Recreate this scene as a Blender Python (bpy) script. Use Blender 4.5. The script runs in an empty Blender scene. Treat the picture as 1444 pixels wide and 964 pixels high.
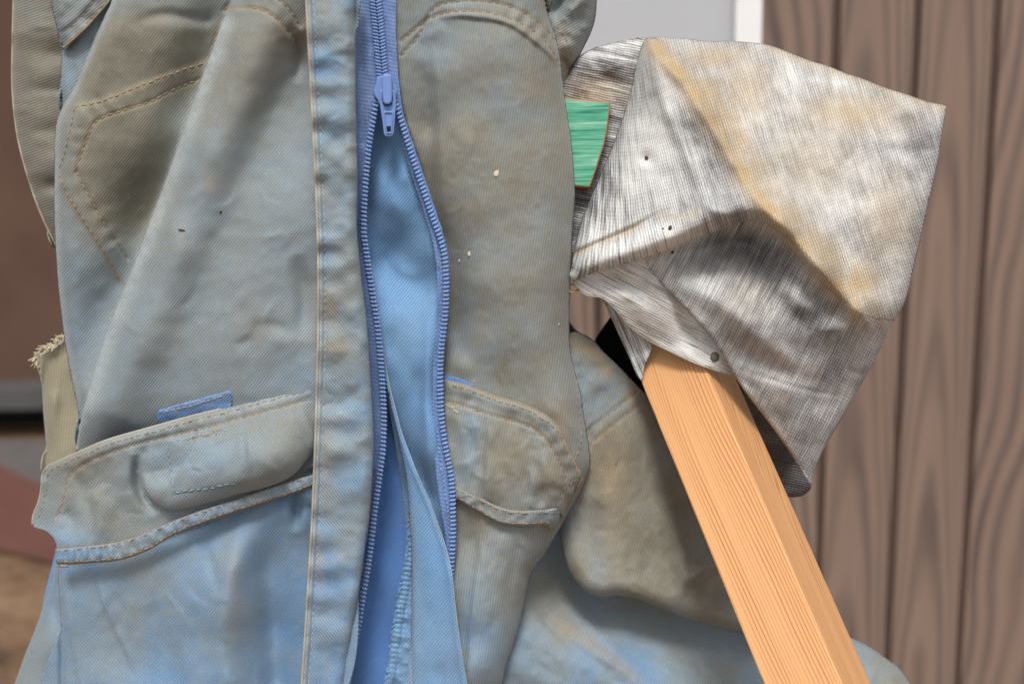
import bpy, math, random
import numpy as np
from mathutils import Matrix, Vector
from mathutils.geometry import delaunay_2d_cdt

random.seed(7)
RNG = np.random.default_rng(7)
sc = bpy.context.scene

# ------------------------------------------------------------------ camera
FPX = 62.0 / 36.0 * 1444.0            # focal length in photograph pixels
CAM = np.array([0.0, 0.0, 1.25])
S = 0.0004                            # metres per photo pixel at 1 m
_dn = np.array([180.0, 7818.0, 2487.0]); _dn /= np.linalg.norm(_dn)
_Z = -_dn
_Y = np.array([0, 0, 1.0]) - _Z[2] * _Z; _Y /= np.linalg.norm(_Y)
_X = np.cross(_Y, _Z)
RW = np.array([_X, _Y, _Z])           # camera axes (right, down, forward) -> world
cam_d = bpy.data.cameras.new('camera')
cam_d.sensor_width = 36.0
cam_d.lens = 62.0
cam_d.clip_start = 0.02
cam_d.clip_end = 200
cam_d.dof.use_dof = True
cam_d.dof.focus_distance = 0.985
cam_d.dof.aperture_fstop = 7.1
cam = bpy.data.objects.new('camera', cam_d)
sc.collection.objects.link(cam)
_m = np.eye(4)
_m[:3, 0] = RW[:, 0]; _m[:3, 1] = -RW[:, 1]; _m[:3, 2] = -RW[:, 2]; _m[:3, 3] = CAM
cam.matrix_world = Matrix(_m.tolist())
sc.camera = cam

# ------------------------------------------------------------------ light
SUN_EL, SUN_AZ = math.radians(55), math.radians(181)     # azimuth from +Y towards +X
world = bpy.data.worlds.new('World'); sc.world = world; world.use_nodes = True
wn = world.node_tree.nodes; wl = world.node_tree.links
wn.clear()
sky = wn.new('ShaderNodeTexSky'); sky.sky_type = 'NISHITA'; sky.sun_disc = False
sky.sun_elevation = SUN_EL; sky.sun_rotation = SUN_AZ
sky.air_density = 1.0; sky.dust_density = 4.0; sky.ozone_density = 1.0
hs = wn.new('ShaderNodeHueSaturation'); hs.inputs['Saturation'].default_value = 0.28
bg = wn.new('ShaderNodeBackground'); bg.inputs['Strength'].default_value = 0.122
wo = wn.new('ShaderNodeOutputWorld')
wl.new(sky.outputs[0], hs.inputs['Color']); wl.new(hs.outputs[0], bg.inputs[0]); wl.new(bg.outputs[0], wo.inputs[0])
sun_d = bpy.data.lights.new('sun', 'SUN'); sun_d.energy = 2.2; sun_d.angle = math.radians(12)
sun_d.color = (1.0, 0.965, 0.92)
sun = bpy.data.objects.new('sun', sun_d); sc.collection.objects.link(sun)
_sd = Vector((math.sin(SUN_AZ) * math.cos(SUN_EL), math.cos(SUN_AZ) * math.cos(SUN_EL), math.sin(SUN_EL)))
sun.rotation_euler = _sd.to_track_quat('Z', 'Y').to_euler()
sun.location = (0.6, -0.6, 3)
sc.view_settings.view_transform = 'Standard'
sc.view_settings.look = 'None'
sc.view_settings.exposure = 0.25
sc.view_settings.gamma = 1.0
sc.render.engine = 'CYCLES'
sc.cycles.max_bounces = 6

# ------------------------------------------------------------------ helpers: space
LEAN = 0.30
HSCALE = 1.6                          # how deep the overalls' folds are
def base_depth(py): return 1.0 + LEAN * (py - 482.0) * S
def unproj(px, py, depth):
    px = np.asarray(px, float); py = np.asarray(py, float); depth = np.broadcast_to(np.asarray(depth, float), px.shape)
    c = np.stack([(px - 722) / FPX * depth, (py - 482) / FPX * depth, depth], -1)
    return c @ RW.T + CAM
def W(px, py, h):
    py = np.asarray(py, float)
    return unproj(px, py, base_depth(py) - np.asarray(h, float) * S * HSCALE)
def ray(px, py):
    c = np.array([(px - 722) / FPX, (py - 482) / FPX, 1.0]); return RW @ c
def hit_y(px, py, Y):
    r = ray(px, py); return CAM + r * (Y / r[1])
def hit_z(px, py, Z):
    r = ray(px, py); return CAM + r * ((Z - CAM[2]) / r[2])

def spline(pts, step=6.0):
    """Catmull-Rom through pts (any columns after x, y are interpolated too)."""
    P = np.asarray(pts, float)
    if len(P) < 3:
        n = max(2, int(np.hypot(*(P[-1] - P[0])[:2]) / step) + 1)
        t = np.linspace(0, 1, n)[:, None]
        return P[0] + (P[-1] - P[0]) * t
    Q = np.vstack([2 * P[0] - P[1], P, 2 * P[-1] - P[-2]])
    out = []
    for i in range(1, len(Q) - 2):
        a, b, c, d = Q[i - 1], Q[i], Q[i + 1], Q[i + 2]
        n = max(1, int(np.hypot(*(c - b)[:2]) / step))
        t = (np.arange(n) / n)[:, None]
        out.append(0.5 * (2 * b + (c - a) * t + (2 * a - 5 * b + 4 * c - d) * t ** 2 + (3 * b - a - 3 * c + d) * t ** 3))
    out.append(P[-1:])
    return np.vstack(out)

def pdist(X, Y, L):
    """distance, side (+ = screen right when the line runs down, up when it runs right), arclength, extra"""
    L = np.asarray(L, float)
    best = np.full(X.shape, 1e9); side = np.zeros(X.shape); arc = np.zeros(X.shape)
    ex = np.zeros(X.shape); s0 = 0.0
    for a, b in zip(L[:-1], L[1:]):
        dx, dy = b[0] - a[0], b[1] - a[1]
        l2 = dx * dx + dy * dy + 1e-9; l = math.sqrt(l2)
        t = np.clip(((X - a[0]) * dx + (Y - a[1]) * dy) / l2, 0, 1)
        ex_, ey_ = X - (a[0] + t * dx), Y - (a[1] + t * dy)
        d = np.hypot(ex_, ey_)
        m = d < best
        best = np.where(m, d, best)
        cr = -(dx * (Y - a[1]) - dy * (X - a[0]))
        side = np.where(m, np.sign(cr), side)
        arc = np.where(m, s0 + t * l, arc)
        if L.shape[1] > 2: ex = np.where(m, a[2] + t * (b[2] - a[2]), ex)
        s0 += l
    return best, side, arc, ex

def near(X, Y, L, m, fn):
    """evaluate fn only within m of the line's bounding box"""
    k = (X > L[:, 0].min() - m) & (X < L[:, 0].max() + m) & (Y > L[:, 1].min() - m) & (Y < L[:, 1].max() + m)
    r = np.zeros(X.shape)
    if k.any(): r[k] = fn(X[k], Y[k])
    return r
def inside(X, Y, P):
    r = np.zeros(X.shape, bool); n = len(P)
    for i in range(n):
        x1, y1 = P[i][:2]; x2, y2 = P[(i + 1) % n][:2]
        c = (y1 > Y) != (y2 > Y)
        with np.errstate(divide='ignore', invalid='ignore'):
            r ^= c & (X < (x2 - x1) * (Y - y1) / (y2 - y1 + 1e-12) + x1)
    return r

def vnoise(X, Y, sx, sy, seed=0, octaves=1, ang=0.0):
    ca, sa = math.cos(math.radians(ang)), math.sin(math.radians(ang))
    U, V = (X * ca + Y * sa) / sx, (-X * sa + Y * ca) / sy
    tot = np.zeros(X.shape); amp = 1.0
    g = np.random.default_rng(seed)
    for o in range(octaves):
        T = g.normal(size=(64, 64))
        iu, iv = np.floor(U).astype(int), np.floor(V).astype(int)
        fu, fv = U - iu, V - iv
        fu = fu ** 3 * (fu * (fu * 6 - 15) + 10); fv = fv ** 3 * (fv * (fv * 6 - 15) + 10)
        a = T[iu % 64, iv % 64]; b = T[(iu + 1) % 64, iv % 64]
        c = T[iu % 64, (iv + 1) % 64]; d = T[(iu + 1) % 64, (iv + 1) % 64]
        tot += amp * ((a * (1 - fu) + b * fu) * (1 - fv) + (c * (1 - fu) + d * fu) * fv)
        amp *= 0.5; U = U * 2.03 + 5.1; V = V * 2.03 + 3.7
    return tot

# ---- height operators, all f(X, Y) -> heights in photo pixels towards the viewer
def tps(ctrl, lam=0.0):
    C = np.asarray(ctrl, float); n = len(C)
    def U(r2): return np.where(r2 > 0, r2 * np.log(r2 + 1e-12), 0)
    P = C[:, :2] / 100.0
    K = U(((P[:, None] - P[None]) ** 2).sum(-1)) + lam * np.eye(n)
    A = np.zeros((n + 3, n + 3)); A[:n, :n] = K
    A[:n, n] = 1; A[:n, n + 1:] = P; A[n, :n] = 1; A[n + 1:, :n] = P.T
    w = np.linalg.solve(A, np.r_[C[:, 2], 0, 0, 0])
    def f(X, Y):
        x, y = X / 100.0, Y / 100.0
        r = w[n] + w[n + 1] * x + w[n + 2] * y
        for i in range(n):
            r = r + w[i] * U((x - P[i, 0]) ** 2 + (y - P[i, 1]) ** 2)
        return r
    return f
def ridge(pts, wl_, wr_=None, a=None):
    """soft ridge (or valley); wl_ on side<0, wr_ on side>0"""
    wr_ = wr_ or wl_
    P = np.asarray(pts, float)
    if a is not None:
        n = len(P); P = np.c_[P[:, :2], np.array([0] + [a] * (n - 2) + [0]) if n > 2 else np.array([a] * n)]
    L = spline(P)
    def g(X, Y):
        d, s, _, e = pdist(X, Y, L)
        return e * np.exp(-(d / np.where(s > 0, wr_, wl_)) ** 2)
    return lambda X, Y: near(X, Y, L, 3 * max(wl_, wr_), g)
def cliff(pts, a, w, decay=None, over=0.0):
    """overlapping fold: rises like a rolled edge on side>0"""
    P = np.asarray(pts, float)
    if P.shape[1] < 3: P = np.c_[P, np.full(len(P), a)]
    L = spline(P)
    def f(X, Y):
        d, s, _, e = pdist(X, Y, L)
        t = np.clip(d / w, 0, 1)
        r = np.sqrt(np.maximum(0, 1 - (1 - t) ** 2))
        if decay: r = r * np.exp(-(np.maximum(0, d - w * 0.5) / decay) ** 2)
        return np.where(s > 0, e * r, 0)
    f.line = L; f.over = over; f.full = float(np.abs(P[:, 2]).max())
    return f
def edge_roll(pts, w, r):
    L = spline(pts)
    def g(X, Y):
        d, s, _, _ = pdist(X, Y, L)
        t = np.clip(d / w, 0, 1)
        return -r * (1 - np.sqrt(np.maximum(0, 1 - (1 - t) ** 2)))
    return lambda X, Y: near(X, Y, L, w, g)
def plateau(poly, a, w, sharp=False):
    P = np.array(list(poly) + [poly[0]], float) if sharp else spline(list(poly) + [poly[0]])
    def g(X, Y):
        d, _, _, _ = pdist(X, Y, P)
        sd = np.where(inside(X, Y, P), d, -d)
        t = np.clip(sd / w * 0.5 + 0.5, 0, 1)
        return a * t * t * (3 - 2 * t)
    return lambda X, Y: near(X, Y, P, w, g)
def pucker(pts, w, a, per, seed=1):
    L = spline(pts)
    g = np.random.default_rng(seed); ph = g.random() * 9
    def f(X, Y):
        d, s, arc, _ = pdist(X, Y, L)
        m = np.sin(arc * 2 * math.pi / per + ph + 1.5 * np.sin(arc / 37.0 + ph)) * (0.6 + 0.4 * np.sin(arc / 53.0 + 2 * ph))
        return a * m * np.exp(-(d / w) ** 2)
    return lambda X, Y: near(X, Y, L, 3 * w, f)
def groove(pts, w=2.6, a=-1.6): return ridge(np.c_[np.asarray(pts, float)[:, :2], np.full(len(pts), a)], w)
def noise(a, sx, sy, seed, octaves=2, ang=0): return lambda X, Y: a * vnoise(X, Y, sx, sy, seed, octaves, ang)
def creases(n, x0, y0, x1, y1, seed, amp=1.5, ang=None, w=4.0):
    """scatter of short sharp wrinkles"""
    g = np.random.default_rng(seed); fs = []
    for _ in range(n):
        x, y = g.uniform(x0, x1), g.uniform(y0, y1); l = g.uniform(22, 70)
        a = math.radians((g.uniform(0, 180) if ang is None else ang + g.normal() * 22)); b = g.normal() * 0.35
        P = [(x, y, 0), (x + l * 0.5 * math.cos(a), y + l * 0.5 * math.sin(a), amp * g.uniform(0.5, 1.2) * (1 if g.random() < 0.6 else -1)), (x + l * math.cos(a + b), y + l * math.sin(a + b), 0)]
        wl_ = w * g.uniform(0.7, 1.4); fs.append(ridge(P, wl_, wl_ * g.uniform(1.2, 2.6)))
    def f(X, Y):
        r = np.zeros(X.shape)
        for q in fs: r = r + q(X, Y)
        return r
    return f
def const(c): return lambda X, Y: np.full(X.shape, float(c))

# ---- colour masks (stains, wear, painted highlights and shade), f(X, Y) -> amount
def blob(x, y, rx, ry, v, ang=0):
    ca, sa = math.cos(math.radians(ang)), math.sin(math.radians(ang))
    def f(X, Y):
        u = ((X - x) * ca + (Y - y) * sa) / rx; w = (-(X - x) * sa + (Y - y) * ca) / ry
        return v * np.exp(-(u * u + w * w))
    return f
def streak(pts, w, v):
    L = spline(pts)
    def f(X, Y):
        d, _, arc, _ = pdist(X, Y, L)
        return v * np.exp(-(d / w) ** 2) * (0.86 + 0.14 * np.sin(arc / 31.0 + 2.0 * np.sin(arc / 17.0)))
    return lambda X, Y: near(X, Y, L, 3 * w, f)

# ------------------------------------------------------------------ scene bookkeeping
def tag(o, label=None, cat=None, group=None, kind=None):
    if label: o['label'] = label
    if cat: o['category'] = cat
    if group: o['group'] = group
    if kind: o['kind'] = kind
    return o
def empty(name, loc, parent=None):
    o = bpy.data.objects.new(name, None); sc.collection.objects.link(o)
    o.empty_display_size = 0.05
    o.location = Vector(loc)
    if parent: put_under(o, parent)
    return o
def put_under(o, parent):
    o.parent = parent
    o.matrix_parent_inverse = parent.matrix_basis.inverted()     # every object is laid out in world space
def link_mesh(name, V, F, mat, parent=None, uv=None, attrs=None, smooth=True, solid=None):
    me = bpy.data.meshes.new(name)
    me.from_pydata([tuple(v) for v in V], [], [tuple(f) for f in F])
    me.update()
    if smooth: me.polygons.foreach_set('use_smooth', np.ones(len(me.polygons), bool))
    if uv:
        li = np.empty(len(me.loops), np.int32); me.loops.foreach_get('vertex_index', li)
        for k, U in uv.items():
            lay = me.uv_layers.new(name=k); lay.data.foreach_set('uv', np.asarray(U, np.float32)[li].ravel())
    if attrs:
        for k, A in attrs.items():
            at = me.attributes.new(k, 'FLOAT', 'POINT'); at.data.foreach_set('value', np.asarray(A, np.float32))
    for m in (mat if isinstance(mat, (list, tuple)) else [mat]): me.materials.append(m)
    o = bpy.data.objects.new(name, me); sc.collection.objects.link(o)
    if parent is not None: put_under(o, parent)
    if solid:
        md = o.modifiers.new('thickness', 'SOLIDIFY'); md.thickness = solid * S; md.offset = -1.0; md.use_rim = True
    return o

class Cloth:
    """a piece of cloth: traced outline, height field, stain field"""
    def __init__(self, outline, ops, dirt=None, tan=None, weave=45.0, smooth_outline=True, warp=None, worn=()):
        self.outline = np.asarray(outline, float); self.ops = ops
        self.dirt = dirt or [const(0.4)]; self.tan = tan or []; self.weave = weave; self.warp = warp
        self.so = smooth_outline; self.worn = worn
    def h(self, X, Y):
        X = np.asarray(X, float); Y = np.asarray(Y, float)
        r = np.zeros(X.shape)
        for f in self.ops: r = r + f(X, Y)
        return r
    def build(self, name, mat, parent, step=2.8, solid=2.0):
        if self.so:
            O = spline(np.vstack([self.outline, self.outline[:1]]), step * 1.3)[:-1]
        else: O = self.outline
        x0, y0 = O.min(0)[:2]; x1, y1 = O.max(0)[:2]
        gx, gy = np.meshgrid(np.arange(x0, x1, step), np.arange(y0, y1, step * 0.866))
        gx = gx + (np.arange(gx.shape[0]) % 2)[:, None] * step * 0.5
        X, Y = gx.ravel(), gy.ravel()
        d, _, _, _ = pdist(X, Y, np.vstack([O, O[:1]])) if len(O) < 900 else (np.full(X.shape, 9.0), 0, 0, 0)
        keep = inside(X, Y, O) & (d > step * 0.45)
        X, Y = X[keep], Y[keep]
        extra = []
        for f in self.ops:
            if hasattr(f, 'line'):
                L = spline(f.line[:, :2], 2.0)
                t = np.gradient(L, axis=0); t /= np.linalg.norm(t, axis=1)[:, None] + 1e-9
                nrm = np.c_[t[:, 1], -t[:, 0]]         # towards side>0
                d, _, _, _ = pdist(X, Y, f.line[::1])
                k = d > (6.8 if f.over else 2.6); X, Y = X[k], Y[k]
                for off in ((-1.2, 0.12, 0.9, 2.2, 3.8, 5.6) if f.over else (-1.2, 0.12, 0.9, 2.2)):
                    q = L[:, :2] + nrm * off
                    dq, _, _, _ = pdist(q[:, 0], q[:, 1], np.vstack([O, O[:1]]))
                    extra.append(q[inside(q[:, 0], q[:, 1], O) & (dq > 1.0)])
        pts = np.vstack([O[:, :2], np.c_[X, Y]] + extra)
        r = delaunay_2d_cdt([Vector(p) for p in pts], [], [list(range(len(O)))], 1, 1e-4)
        P = np.array([[v.x, v.y] for v in r[0]]); F = r[2]
        H = self.h(P[:, 0], P[:, 1])
        D = P.copy()
        for f in self.ops:                     # folds that hang over the cloth beside them
            if getattr(f, 'over', 0):
                L = f.line
                d, sd, _, e = pdist(P[:, 0], P[:, 1], L)
                ii = np.array([np.argmin((L[:, 0] - x) ** 2 + (L[:, 1] - y) ** 2) if dd < 30 else 0 for x, y, dd in zip(P[:, 0], P[:, 1], d)])
                t = np.gradient(L[:, :2], axis=0); t /= np.linalg.norm(t, axis=1)[:, None] + 1e-9
                nrm = np.c_[t[:, 1], -t[:, 0]][ii]
                k = np.where((sd > 0) & (d < 30), f.over * (e / f.full) * (d / 4.0) * np.exp(1 - d / 4.0), 0)
                D = D - nrm * k[:, None]
        V = W(D[:, 0], D[:, 1], H)
        # orient towards camera
        f0 = F[0]; a, b, c = (P[i] for i in f0[:3])
        if (b[0] - a[0]) * (c[1] - a[1]) - (b[1] - a[1]) * (c[0] - a[0]) > 0: F = [f[::-1] for f in F]
        dv = np.zeros(len(P))
        for f in self.dirt: dv = dv + f(P[:, 0], P[:, 1])
        tv = np.zeros(len(P))
        for f in self.tan: tv = np.maximum(tv, f(P[:, 0], P[:, 1]))
        ov = np.zeros(len(P))
        for f in self.worn: ov = np.maximum(ov, f(P[:, 0], P[:, 1]))
        if self.warp is not None: wu = self.warp(P[:, 0], P[:, 1])
        else:
            ca, sa = math.cos(math.radians(self.weave)), math.sin(math.radians(self.weave))
            q = D
            wu = np.c_[q[:, 0] * ca + q[:, 1] * sa, -q[:, 0] * sa + q[:, 1] * ca]
        self.obj = link_mesh(name, V, F, mat, parent, {'UVMap': D / 100.0, 'Weave': wu / 100.0},
                             {'dirt': np.clip(dv, 0, 1.5), 'tan': np.clip(tv, 0, 1), 'worn': np.clip(ov, 0, 1)}, True, solid)
        return self.obj

def lozenge(p0, p1, n, w, hgt):
    d = p1 - p0; l = np.linalg.norm(d); t = d / (l + 1e-12)
    s = np.cross(n, t); s /= np.linalg.norm(s) + 1e-12
    m0, m1 = p0 + d * 0.18, p1 - d * 0.18
    V = [p0, p1]
    for m in (m0, m1): V += [m + s * w, m + n * hgt, m - s * w]
    F = [(0, 3, 2), (0, 4, 3), (1, 5, 6), (1, 6, 7), (2, 3, 6), (2, 6, 5), (3, 4, 7), (3, 7, 6)]
    return V, F
VIEWN = -(RW @ np.array([0, 0, 1.0]))
def stitches(cl, pts, mat, parent, name='stitching', length=7.5, gap=3.0, w=1.3, hgt=1.6, lift=0.2, jit=0.5, h=None):
    hf = h or cl.h
    L = spline(pts, 1.5)[:, :2]
    seg = np.hypot(*np.diff(L, axis=0).T); arc = np.r_[0, np.cumsum(seg)]
    V, F = [], []; s = 0.0; Q = []
    while s + length < arc[-1]:
        l = length * random.uniform(0.8, 1.15)
        for v in (s, s + l): Q.append((np.interp(v, arc, L[:, 0]) + random.gauss(0, jit), np.interp(v, arc, L[:, 1]) + random.gauss(0, jit)))
        s += l + gap * random.uniform(0.7, 1.3)
    if not Q: return None
    Q = np.array(Q); PP = W(Q[:, 0], Q[:, 1], hf(Q[:, 0], Q[:, 1]) + lift)
    for i in range(0, len(Q), 2):
        v, f = lozenge(PP[i], PP[i + 1], VIEWN, w * S, hgt * S)
        b = len(V); V += v; F += [tuple(i + b for i in t) for t in f]
    if not V: return None
    o = link_mesh(name, V, F, mat, parent, smooth=True)
    o['kind'] = 'stuff'
    return o
def tube(name, P3, r, mat, parent, sides=7, taper=False):
    P = np.asarray(P3, float); n = len(P)
    T = np.gradient(P, axis=0); T /= np.linalg.norm(T, axis=1)[:, None] + 1e-12
    rr = np.broadcast_to(np.asarray(r, float), (n,))
    up = np.cross(T, VIEWN); up /= np.linalg.norm(up, axis=1)[:, None] + 1e-9
    bn = np.cross(T, up)
    V, F = [], []
    for i in range(n):
        for k in range(sides):
            a = 2 * math.pi * k / sides
            V.append(P[i] + rr[i] * (math.cos(a) * up[i] + math.sin(a) * bn[i]))
    for i in range(n - 1):
        for k in range(sides):
            k2 = (k + 1) % sides
            F.append((i * sides + k, i * sides + k2, (i + 1) * sides + k2, (i + 1) * sides + k))
    F.append(tuple(range(sides))[::-1]); F.append(tuple((n - 1) * sides + k for k in range(sides)))
    return link_mesh(name, V, F, mat, parent)
def merge_lists(parts):
    V, F = [], []
    for v, f in parts:
        b = len(V); V += list(v); F += [tuple(i + b for i in t) for t in f]
    return V, F

# ------------------------------------------------------------------ materials
class NT:
    def __init__(self, name):
        self.m = bpy.data.materials.new(name); self.m.use_nodes = True
        self.t = self.m.node_tree; self.t.nodes.clear()
        self.out = self.n('ShaderNodeOutputMaterial'); self.b = self.n('ShaderNodeBsdfPrincipled')
        self.t.links.new(self.b.outputs[0], self.out.inputs[0])
    def n(self, typ, **kw):
        x = self.t.nodes.new(typ)
        for k, v in kw.items(): setattr(x, k, v)
        return x
    def set(self, sock, v):
        if hasattr(v, 'links') or isinstance(v, bpy.types.NodeSocket): self.t.links.new(v, sock)
        else: sock.default_value = v
    def uv(self, name): return self.n('ShaderNodeUVMap', uv_map=name).outputs[0]
    def attr(self, name): return self.n('ShaderNodeAttribute', attribute_name=name).outputs['Fac']
    def obj(self): return self.n('ShaderNodeTexCoord').outputs['Object']
    def map(self, v, scale=(1, 1, 1), rot=(0, 0, 0), loc=(0, 0, 0)):
        x = self.n('ShaderNodeMapping'); self.set(x.inputs[0], v)
        x.inputs['Scale'].default_value = scale; x.inputs['Rotation'].default_value = rot; x.inputs['Location'].default_value = loc
        return x.outputs[0]
    def noise(self, v, scale, detail=3, rough=0.55, dist=0.0):
        x = self.n('ShaderNodeTexNoise'); self.set(x.inputs['Vector'], v)
        x.inputs['Scale'].default_value = scale; x.inputs['Detail'].default_value = detail
        x.inputs['Roughness'].default_value = rough; x.inputs['Distortion'].default_value = dist
        return x.outputs[0]
    def wave(self, v, scale, dist=0.0, dscale=1.0, detail=2, rough=0.5, profile='SIN', direction='X', typ='BANDS'):
        x = self.n('ShaderNodeTexWave', wave_profile=profile, wave_type=typ)
        if typ == 'BANDS': x.bands_direction = direction
        self.set(x.inputs['Vector'], v); x.inputs['Scale'].default_value = scale
        x.inputs['Distortion'].default_value = dist; x.inputs['Detail'].default_value = detail
        x.inputs['Detail Scale'].default_value = dscale; x.inputs['Detail Roughness'].default_value = rough
        return x.outputs['Fac']
    def ramp(self, v, stops, interp='LINEAR'):
        x = self.n('ShaderNodeValToRGB'); x.color_ramp.interpolation = interp
        self.set(x.inputs[0], v); e = x.color_ramp.elements
        while len(e) < len(stops): e.new(0.5)
        for k, (p, c) in zip(e, stops):
            k.position = p; k.color = (*c, 1) if hasattr(c, '__len__') else (c, c, c, 1)
        return x.outputs[0]
    def math(self, op, a, b=0.0, clamp=False):
        x = self.n('ShaderNodeMath', operation=op, use_clamp=clamp); self.set(x.inputs[0], a); self.set(x.inputs[1], b); return x.outputs[0]
    def rng(self, v, a, b, c=0.0, d=1.0):
        x = self.n('ShaderNodeMapRange'); self.set(x.inputs[0], v)
        for i, q in enumerate((a, b, c, d)): x.inputs[i + 1].default_value = q
        return x.outputs[0]
    def mix(self, f, a, b, mode='MIX'):
        x = self.n('ShaderNodeMix', data_type='RGBA', blend_type=mode)
        self.set(x.inputs[0], f)
        for s, v in ((x.inputs[6], a), (x.inputs[7], b)): self.set(s, (*v, 1) if isinstance(v, tuple) and len(v) == 3 else v)
        return x.outputs[2]
    def bump(self, hgt, strength, dist, prev=None):
        x = self.n('ShaderNodeBump'); x.inputs['Strength'].default_value = strength; x.inputs['Distance'].default_value = dist
        self.set(x.inputs['Height'], hgt)
        if prev is not None: self.set(x.inputs['Normal'], prev)
        return x.outputs[0]
    def done(self, color=None, rough=0.9, normal=None, spec=0.2, metal=0.0, sheen=0.0):
        if color is not None: self.set(self.b.inputs['Base Color'], (*color, 1) if isinstance(color, tuple) else color)
        self.set(self.b.inputs['Roughness'], rough)
        self.b.inputs['Specular IOR Level'].default_value = spec
        self.b.inputs['Metallic'].default_value = metal
        if sheen:
            self.b.inputs['Sheen Weight'].default_value = sheen; self.b.inputs['Sheen Roughness'].default_value = 0.45
            self.b.inputs['Sheen Tint'].default_value = (0.85, 0.9, 0.95, 1)
        if normal is not None: self.set(self.b.inputs['Normal'], normal)
        return self.m

def fabric(name, clean, faded, soiled, tanc=(0.36, 0.26, 0.14), twill=8.8, contrast=0.17, mottled=0.24, fleck=0.5, bumpd=0.00028):
    t = NT(name)
    uv, wv = t.uv('UVMap'), t.uv('Weave')
    big = t.noise(uv, 1.6, 5, 0.62)
    mid = t.noise(uv, 9.0, 4, 0.6)
    fine = t.noise(uv, 100.0, 2, 0.8)
    d = t.math('ADD', t.attr('dirt'), t.math('MULTIPLY', t.math('SUBTRACT', big, 0.5), mottled * 2.2))
    d = t.math('ADD', d, t.math('MULTIPLY', t.math('SUBTRACT', mid, 0.5), mottled * 1.6))
    d = t.math('ADD', d, t.math('MULTIPLY', t.math('SUBTRACT', fine, 0.5), 1.15))
    col = t.ramp(t.math('MULTIPLY', d, 0.7), [(0.0, clean), (0.294, faded), (0.66, soiled), (0.98, tuple(x * 0.55 for x in soiled))])
    tn = t.math('MULTIPLY', t.attr('tan'), t.rng(t.noise(uv, 30.0, 3, 0.7), 0.30, 0.62), True)
    col = t.mix(tn, col, tanc)
    col = t.mix(t.math('MULTIPLY', t.attr('worn'), t.rng(mid, 0.3, 0.6, 0.45, 1.0), True), col, (0.46, 0.51, 0.52))
    # twill: slightly irregular diagonal ribs, with the weft showing between them
    wob = t.noise(wv, 14.0, 2, 0.6)
    vec = t.n('ShaderNodeVectorMath', operation='ADD'); t.set(vec.inputs[0], wv)
    cx = t.n('ShaderNodeCombineXYZ'); t.set(cx.inputs[0], t.math('MULTIPLY', t.math('SUBTRACT', wob, 0.5), 0.022))
    t.set(vec.inputs[1], cx.outputs[0])
    rib = t.wave(vec.outputs[0], twill)
    yarn = t.noise(t.map(wv, (30, 7, 1)), 5.0, 2, 0.7)
    lo = t.rng(rib, 0.0, 1.0, 1.0 - contrast, 1.0 + contrast * 0.6)
    lo = t.math('MULTIPLY', lo, t.rng(yarn, 0.25, 0.75, 0.78, 1.22))
    sc_ = t.n('ShaderNodeMix', data_type='RGBA', blend_type='MULTIPLY'); sc_.inputs[0].default_value = 1.0
    t.set(sc_.inputs[6], col)
    g = t.n('ShaderNodeCombineColor')
    for i in range(3): t.set(g.inputs[i], lo)
    t.set(sc_.inputs[7], g.outputs[0]); col = sc_.outputs[2]
    # lint and dust specks
    vo = t.n('ShaderNodeTexVoronoi', feature='F1'); t.set(vo.inputs['Vector'], uv); vo.inputs['Scale'].default_value = 16.0
    rnd = t.n('ShaderNodeSeparateColor'); t.set(rnd.inputs[0], vo.outputs['Color'])
    sp = t.math('MULTIPLY', t.rng(vo.outputs['Distance'], 0.10, 0.20, 1.0, 0.0), t.rng(rnd.outputs[0], 0.90, 0.93))
    col = t.mix(t.math('MULTIPLY', sp, fleck, True), col, (0.52, 0.44, 0.32))
    hgt = t.math('ADD', t.math('MULTIPLY', rib, 0.7), t.math('MULTIPLY', yarn, 0.5))
    n1 = t.bump(t.noise(uv, 9.0, 4, 0.6), 0.08, 0.0014)
    n2 = t.bump(hgt, 0.8, bumpd, n1)
    return t.done(col, 0.92, n2, 0.12, sheen=0.18)

BLUE = (0.115, 0.240, 0.43); FADE = (0.228, 0.288, 0.328); SOIL = (0.228, 0.217, 0.172)
M_DEN = fabric('denim_worn', BLUE, FADE, SOIL)
M_LIN = fabric('denim_clean', (0.135, 0.28, 0.51), (0.22, 0.37, 0.53), (0.26, 0.31, 0.30), contrast=0.22, mottled=0.12, fleck=0.15, twill=8.5)
M_CUFF = fabric('cotton_beige', (0.36, 0.33, 0.24), (0.33, 0.30, 0.215), (0.25, 0.23, 0.165), contrast=0.12)
M_TAB = fabric('denim_bright', (0.095, 0.215, 0.50), (0.17, 0.28, 0.46), (0.2, 0.25, 0.35), contrast=0.12, mottled=0.2, fleck=0.1)
M_NAVY = fabric('cotton_navy', (0.012, 0.016, 0.025), (0.02, 0.025, 0.03), (0.05, 0.05, 0.05), contrast=0.1, fleck=0.2)

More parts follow.
